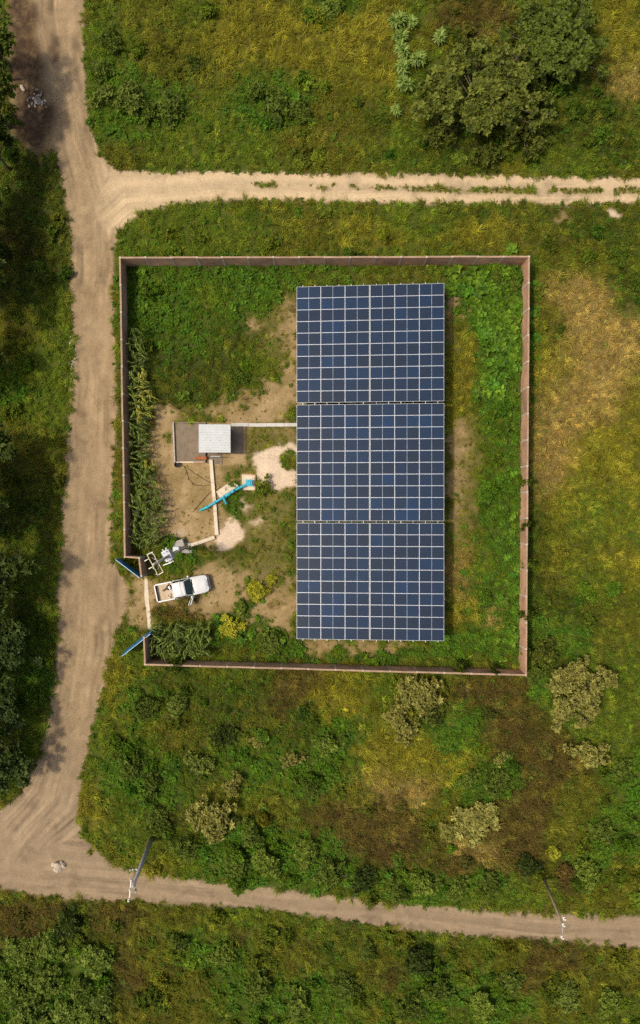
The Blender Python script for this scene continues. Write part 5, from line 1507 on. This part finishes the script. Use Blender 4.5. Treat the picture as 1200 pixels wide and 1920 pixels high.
# trees outside the left edge throwing shade on the road
T('leafy tree on the left edge above the rubbish heap', 'mid', 'tree', -18, 95, 3.2, 7.4, group='trees along the left edge')
T('leafy tree on the left edge beside the rubbish heap', 'mid', 'tree', -22, 190, 3.4, 7.6, group='trees along the left edge')
T('dark tree on the left edge just below the rubbish heap', 'dark', 'tree', -20, 275, 3.4, 7.4, group='trees along the left edge')
T('dark tree on the left edge level with the upper track', 'dark', 'tree', -33, 385, 4.1, 6.6, group='trees along the left edge')
T('dark tree on the left edge facing the maize strip', 'dark', 'tree', -56, 520, 4.6, 7.0, group='trees along the left edge')
T('dark tree on the left edge facing the upper maize', 'dark', 'tree', -84, 680, 4.0, 6.4, group='trees along the left edge')
T('dark tree on the left edge level with the solar panels', 'dark', 'tree', -52, 855, 4.8, 7.6, group='trees along the left edge')
T('dark tree on the left edge level with the pump shed', 'dark', 'tree', -53, 960, 4.8, 7.0, group='trees along the left edge')
T('dark tree on the left edge level with the gate', 'dark', 'tree', -38, 1105, 4.6, 6.6, group='trees along the left edge')
T('dark tree on the left edge between gate and road bend', 'dark', 'tree', -40, 1265, 3.6, 6.4, group='trees along the left edge')
T('dark tree on the left edge just above the fork', 'dark', 'tree', -45, 1390, 3.6, 6.4, group='trees along the left edge')
T('dark blue-green tree on the left edge below the gate', 'blue', 'tree', 12, 1205, 2.9, 4.6, group='trees along the left edge')
T('dark blue-green tree on the left edge left of the road bend', 'blue', 'tree', -12, 1330, 3.0, 4.8, group='trees along the left edge')
T('dark blue-green tree on the left edge above the road fork', 'blue', 'tree', 4, 1440, 2.9, 4.4, group='trees along the left edge')
# upper field weeds-shrubs
B('dark leafy shrub in the middle of the upper field', 'mid', 'shrub', 520, 200, 1.7, 1.3)
B('leafy shrub left end of the upper field\'s middle thicket', 'mid', 'shrub', 488, 170, 1.3, 1.1)
B('leafy shrub right end of the upper field\'s middle thicket', 'mid', 'shrub', 560, 212, 1.2, 1.0)
B('silvery-tipped shrub nearest the road in the upper left thicket', 'silver', 'shrub', 195, 185, 1.3, 1.2)
B('silvery-tipped shrub in the centre of the upper left thicket', 'silver', 'shrub', 240, 185, 1.5, 1.4)
B('green shrub at the right end of the upper left thicket', 'mid', 'shrub', 318, 205, 1.7, 1.3)
B('green shrub low in the upper left thicket', 'mid', 'shrub', 280, 215, 1.3, 1.2)
B('green shrub at the top of the upper left thicket beside the road', 'mid', 'shrub', 205, 80, 1.2, 1.1)
B('green shrub between road edge and the silvery-tipped shrubs', 'mid', 'shrub', 190, 130, 1.2, 1.0)
B('bright green shrub cut by the top edge of the picture', 'bright', 'shrub', 615, 6, 1.5, 1.1)
B('small bright sapling just above the two-rut track', 'bright', 'shrub', 549, 287, .6, .7)
# pale bushes in the lower field
B('large pale olive bush right of the wall\'s lower corner', 'pale', 'bigbush', 1095, 1298, 3.6, 2.4, turn=.15)
B('pale olive bush below the largest pale bush on the right', 'pale', 'bush', 1102, 1412, 2.0, 1.7)
B('pale bush touching the lower wall, right of centre', 'pale', 'bush', 790, 1295, 2.2, 1.9)
B('pale bush hanging left below the lower wall', 'pale', 'bush', 745, 1335, 1.7, 1.5)
B('pale bush at the foot of the clump under the lower wall', 'pale', 'bush', 768, 1372, 1.5, 1.3)
B('olive shrub filling the clump under the lower wall', 'olive', 'bush', 805, 1335, 1.6, 1.4)
B('pale straw-coloured bush left of centre in the lower field', 'pale', 'bush', 398, 1530, 2.5, 2.0)
B('small pale bush up and right of the straw-coloured bush', 'pale', 'bush', 436, 1470, 1.2, 1.2)
B('small upright pale bush between two green patches, lower field', 'pale', 'bush', 552, 1425, 1.2, 1.2)
B('pale bush above the brown patch at lower right', 'pale', 'bush', 895, 1545, 2.3, 1.2, turn=.1)
B('pale bush\'s smaller left neighbour above the brown patch', 'pale', 'bush', 845, 1555, 1.2, 1.0)
B('small pale bush near the middle of the lower field', 'pale', 'bush', 480, 1390, .9, .9)
B('tiny pale bush below the emerald weed patch', 'pale', 'bush', 942, 1425, .8, .8)
B('green bush against the outside of the wall\'s lower right corner', 'olive', 'bush', 1020, 1222, 1.5, 1.5)
B('green bush below the wall\'s lower right corner', 'mid', 'shrub', 1008, 1262, 1.2, 1.0)
# green shrubs of the lower field
GREEN = [
 (275,1330,1.2,'mid','green shrub close to the road below the lower gate leaf'),(330,1325,1.1,'silver','silvery green shrub left in the lower field'),
 (245,1440,1.5,'mid','leafy green shrub beside the bend of the road'),(285,1470,1.3,'mid','green shrub just right of the roadside bend shrub'),
 (372,1440,1.5,'silver','silvery green shrub above the straw-coloured bush'),(300,1540,1.3,'mid','green shrub above the leaning dark pole'),
 (345,1590,1.4,'mid','green shrub between the dark pole and straw-coloured bush'),(470,1560,1.5,'mid','green shrub right of the straw-coloured bush'),
 (500,1620,1.6,'bright','bright green shrub at the lower road, left of centre'),(440,1620,1.3,'mid','green shrub near the road below the straw-coloured bush'),
 (570,1600,1.5,'bright','bright green shrub left of the brown thicket'),(620,1640,1.6,'mid','dense green shrub at the lower road, centre'),
 (680,1650,1.4,'dark','dark green shrub at the lower road beside the centre shrub'),(745,1668,1.4,'mid','leafy shrub overhanging the lower road'),
 (800,1660,1.5,'bright','bright leafy shrub above the lower road, right of centre'),(860,1665,1.3,'bright','bright leafy shrub on the road verge below the brown patch'),
 (920,1655,1.2,'mid','green shrub left of the slim wooden pole'),(990,1620,1.2,'dark','dark green shrub just left of the slim wooden pole'),
 (1100,1640,1.5,'bright','bright green shrub right of the slim wooden pole'),(1130,1560,1.3,'mid','green shrub up and right of the slim wooden pole'),
 (620,1395,1.5,'bright','bright green shrub in the centre of the lower field'),(575,1470,1.3,'mid','green shrub below the small upright pale bush'),
 (935,1470,1.4,'mid','green shrub above the pale bush at lower right'),(880,1460,1.1,'bright','bright shrub below the emerald weed patch'),
 (420,1380,1.2,'dark','dark green shrub upper left of the lower field'),(1165,1440,1.2,'mid','green shrub at the right edge level with the smaller pale bush'),
]
for px, py, R_, kd, lab in GREEN:
    B(lab, kd, 'shrub', px, py, R_, R_ * .85, group='green shrubs of the lower field')
B('rust-brown shrub right of the slim pole', 'brown', 'shrub', 1060, 1640, .9, .8)
# shrub mass at the lower left
LL = [(30,1790,'top left bush of the bright shrub mass in the lower left corner'),(95,1775,'top middle bush of the lower left shrub mass'),(165,1800,'top right bush of the lower left shrub mass'),(20,1855,'left edge bush of the lower left shrub mass'),(85,1840,'centre bush of the lower left shrub mass'),(145,1860,'right-of-centre bush of the lower left shrub mass'),(190,1865,'rightmost bush of the lower left shrub mass'),(45,1905,'bottom left bush of the lower left shrub mass'),(110,1905,'bottom middle bush of the lower left shrub mass'),(170,1915,'bottom right bush of the lower left shrub mass')]
for px, py, lab in LL:
    B(lab, 'fresh', 'bush', px + rnd.uniform(-6, 6), py, rnd.uniform(1.5, 2.3), rnd.uniform(1.0, 1.8), group='bushes of the lower left shrub mass')
LOWB = [(130,1730,1.6,'dark','dark shrub just below the road fork'),(330,1765,1.2,'mid','green shrub below the dark leaning pole'),(415,1790,1.3,'bright','bright shrub below the lower road, left of centre'),(480,1850,1.5,'mid','green shrub at the bottom edge, left of centre'),(560,1880,1.5,'bright','bright shrub at the bottom edge near the centre'),(650,1850,1.4,'mid','green shrub at the bottom, right of the centre bush'),(790,1800,1.6,'dark','dark green shrub below the lower road, right of centre'),(810,1860,1.7,'mid','green shrub under the dark shrub at the bottom'),(770,1895,1.4,'mid','green shrub at the bottom edge below the dark one'),(905,1890,1.5,'bright','bright shrub at the bottom edge, right of centre'),(960,1840,1.3,'mid','green shrub below the road near the slim pole'),(1060,1870,1.4,'silver','silvery green shrub at the bottom right'),(1140,1880,1.4,'bright','bright shrub in the lower right corner'),(690,1780,1.2,'mid','green shrub hugging the lower road\'s far verge')]
for px, py, R_, kd, lab in LOWB:
    B(lab, kd, 'shrub', px, py, R_, R_ * .8, group='shrubs below the lower road')
# inside the compound
B('bright yellow-green bush in the bare yard right of the pickup', 'yellow', 'shrub', 485, 1108, 1.15, .8)
B('small yellow-green plant between the yard bush and the panels', 'yellow', 'shrub', 508, 1088, .7, .5)
B('yellow-green leafy bush by the lower wall in the yard', 'yellow', 'shrub', 436, 1178, 1.5, .9)
B('bright shrub leading up from the lower wall bush', 'bright', 'shrub', 452, 1143, .9, .7)
B('green bush at the lower wall left of the panels', 'mid', 'shrub', 505, 1205, 1.3, .9)
B('round green plant near the wall\'s upper right corner', 'bright', 'shrub', 965, 533, .7, .8)
B('second round green plant under the upper right wall corner', 'bright', 'shrub', 932, 520, .7, .8)
B('green plant spilling over the right wall, halfway down', 'bright', 'shrub', 988, 1058, .6, 2.2)
B('green plant at the inner lower right wall corner', 'bright', 'shrub', 983, 1224, .6, 1.6)

OVER = [(986,905,.55,2.5,'weed overhanging the right wall beside the middle panels'),(984,985,.6,2.6,'weed overhanging the right wall just above its green spill'),(985,1150,.6,2.5,'weed overhanging the right wall near its lower end'),(862,1252,.7,2.4,'weed sprawling over the lower wall right of the panels'),(925,1258,.55,2.4,'weed sprawling over the lower wall near its right corner'),(330,1243,.8,2.4,'weed sprawling over the lower wall beneath the maize patch'),(660,482,.5,2.4,'weed poking over the upper wall above the panels')]
for px, py, R_, hh, lab in OVER:
    B(lab, 'mid', 'shrub', px, py, R_, hh, group='weeds overhanging the wall')
# spiky lime plants in the upper field
def rosette_mesh(seed):
    r = random.Random(seed); segs = []
    for _ in range(5):
        ox, oy, oz = r.uniform(-.22, .22), r.uniform(-.22, .22), r.uniform(.35, .62)
        for k in range(40):
            segs.append(blade(r, (ox, oy, oz + r.uniform(-.15, .1)), 2.4 * k + r.uniform(-.3, .3), r.uniform(.36, .60), .12, r.uniform(-.1, 1.35), r.uniform(.5, 1.3), 3))
    return strips_mesh('leaf_rosette', segs, LM['lime'])
ROS = [rosette_mesh(700 + k) for k in range(3)]
ME_CORE = MB().tube([(0, 0, -.05), (0, 0, .5)], [.10, .06], 7).mesh('stem', M_BARK, True)
SPIKY = [(745,38,.95,'topmost spiky lime plant of the upper field row'),(772,40,.75,'spiky lime plant right beside the topmost one'),(752,66,.95,'second spiky lime plant down the row'),(754,92,.9,'third spiky lime plant down the row'),(785,112,.95,'spiky lime plant sticking out right, mid row'),(757,126,1.0,'spiky lime plant left, mid row'),(760,157,.9,'lowest spiky lime plant of the row'),(824,68,.85,'lone spiky lime plant right of the row'),(744,203,.7,'small spiky plant left of the big olive tree')]
for k, (px, py, s_, lab) in enumerate(SPIKY):
    x, y = P(px, py, .8)
    root = empty('spiky_plant', (x, y, 0), rnd.uniform(0, 6.28)); tag(root, lab, 'plant', 'spiky lime plants in the upper field')
    link('leaf_rosette', ROS[k % 3], root, scl=(s_ * 1.5, s_ * 1.5, s_ * 1.6)); link('stem', ME_CORE, root, scl=(s_, s_, s_))

# ------------------------------------------------------------------ rubbish, rubble, rock
def stone_mesh(seed, mat):
    bm = bmesh.new(); bmesh.ops.create_icosphere(bm, subdivisions=2, radius=1)
    r = random.Random(seed)
    ph = [r.uniform(0, 6) for _ in range(6)]
    for v in bm.verts:
        k = 1 + .16 * math.sin(3 * v.co.x + ph[0]) + .14 * math.sin(4 * v.co.y + ph[1]) + .1 * math.sin(5 * v.co.z + ph[2]) + r.uniform(-.06, .06)
        v.co *= k
    me = bpy.data.meshes.new('stone'); bm.to_mesh(me); bm.free(); me.materials.append(mat)
    return me
STN = [stone_mesh(k, M_ROCK) for k in range(4)]
SCR = [stone_mesh(20 + k, M_SCRAP) for k in range(3)]
rk = empty('rock_pile', P3(110, 1622, 0)); tag(rk, 'pale heap of rock in the middle of the road fork', 'rocks')
for k in range(9):
    s_ = rnd.uniform(.16, .34) if k else .5
    a_ = rnd.uniform(0, 6.28); d_ = 0 if k == 0 else rnd.uniform(.25, .5)
    link('stone', STN[k % 4], rk, (d_ * math.cos(a_), d_ * math.sin(a_), s_ * .35), (rnd.random(), rnd.random(), rnd.random() * 6), (s_, s_ * .85, s_ * .6))
rub = empty('rubble_pile', P3(136, 672, 0)); tag(rub, 'grey rubble strewn along the left road verge', 'rubble')
for k in range(70):
    x, y = P(136 + rnd.gauss(0, 3.5), 668 + rnd.gauss(0, 17)); s_ = rnd.uniform(.04, .13)
    link('stone', STN[k % 4] if k % 3 else SCR[k % 3], rub, (x - rub.location.x, y - rub.location.y, s_ * .4), (rnd.random(), rnd.random(), rnd.random() * 6), (s_, s_ * .8, s_ * .6))
hp = empty('rubbish_heap', P3(70, 190, 0)); tag(hp, 'scattered white rubbish heap on the dark soil at top left', 'rubbish')
for k in range(55):
    px, py = (70 + rnd.gauss(0, 8), 188 + rnd.gauss(0, 8)); x, y = P(px, py); s_ = rnd.uniform(.04, .16)
    link('scrap', SCR[k % 3], hp, (x - hp.location.x, y - hp.location.y, s_ * .35), (rnd.random(), rnd.random(), rnd.random() * 6), (s_ * 1.3, s_ * .7, s_ * .4))
st = empty('stone', P3(43, 167, 0)); st.name = 'loose_stone'; tag(st, 'lone tan stone up and left of the rubbish heap', 'stone')
link('stone_body', STN[1], st, (0, 0, .1), (0, 0, .5), (.2, .3, .16))
# grit along the road verges, too small to count
V, F = [], []
n_g = 0
edge = np.clip(blur(road_in.astype(np.float32), .25), 0, 1); edge = 4 * edge * (1 - edge)
gm = MB()
tries = 0
exy = sites(edge * np.clip(.4 + .5 * fnoise(61, 2.0), 0, 1) * .30, 7.0)[:1600]
for x, y in exy:
    s_ = rnd.uniform(.02, .06); a_ = rnd.uniform(0, 6.28)
    c_, q_ = math.cos(a_) * s_, math.sin(a_) * s_
    gm.add([(x + c_, y + q_, .01), (x - q_, y + c_, .01), (x - c_, y - q_, .01), (x + q_, y - c_, .01), (x, y, .02 + s_ * .8)], [(0, 1, 4), (1, 2, 4), (2, 3, 4), (3, 0, 4)])
tag(gm.build('gravel', M_ROCK), 'loose grit and small stones along the road verges', 'gravel', kind='stuff')
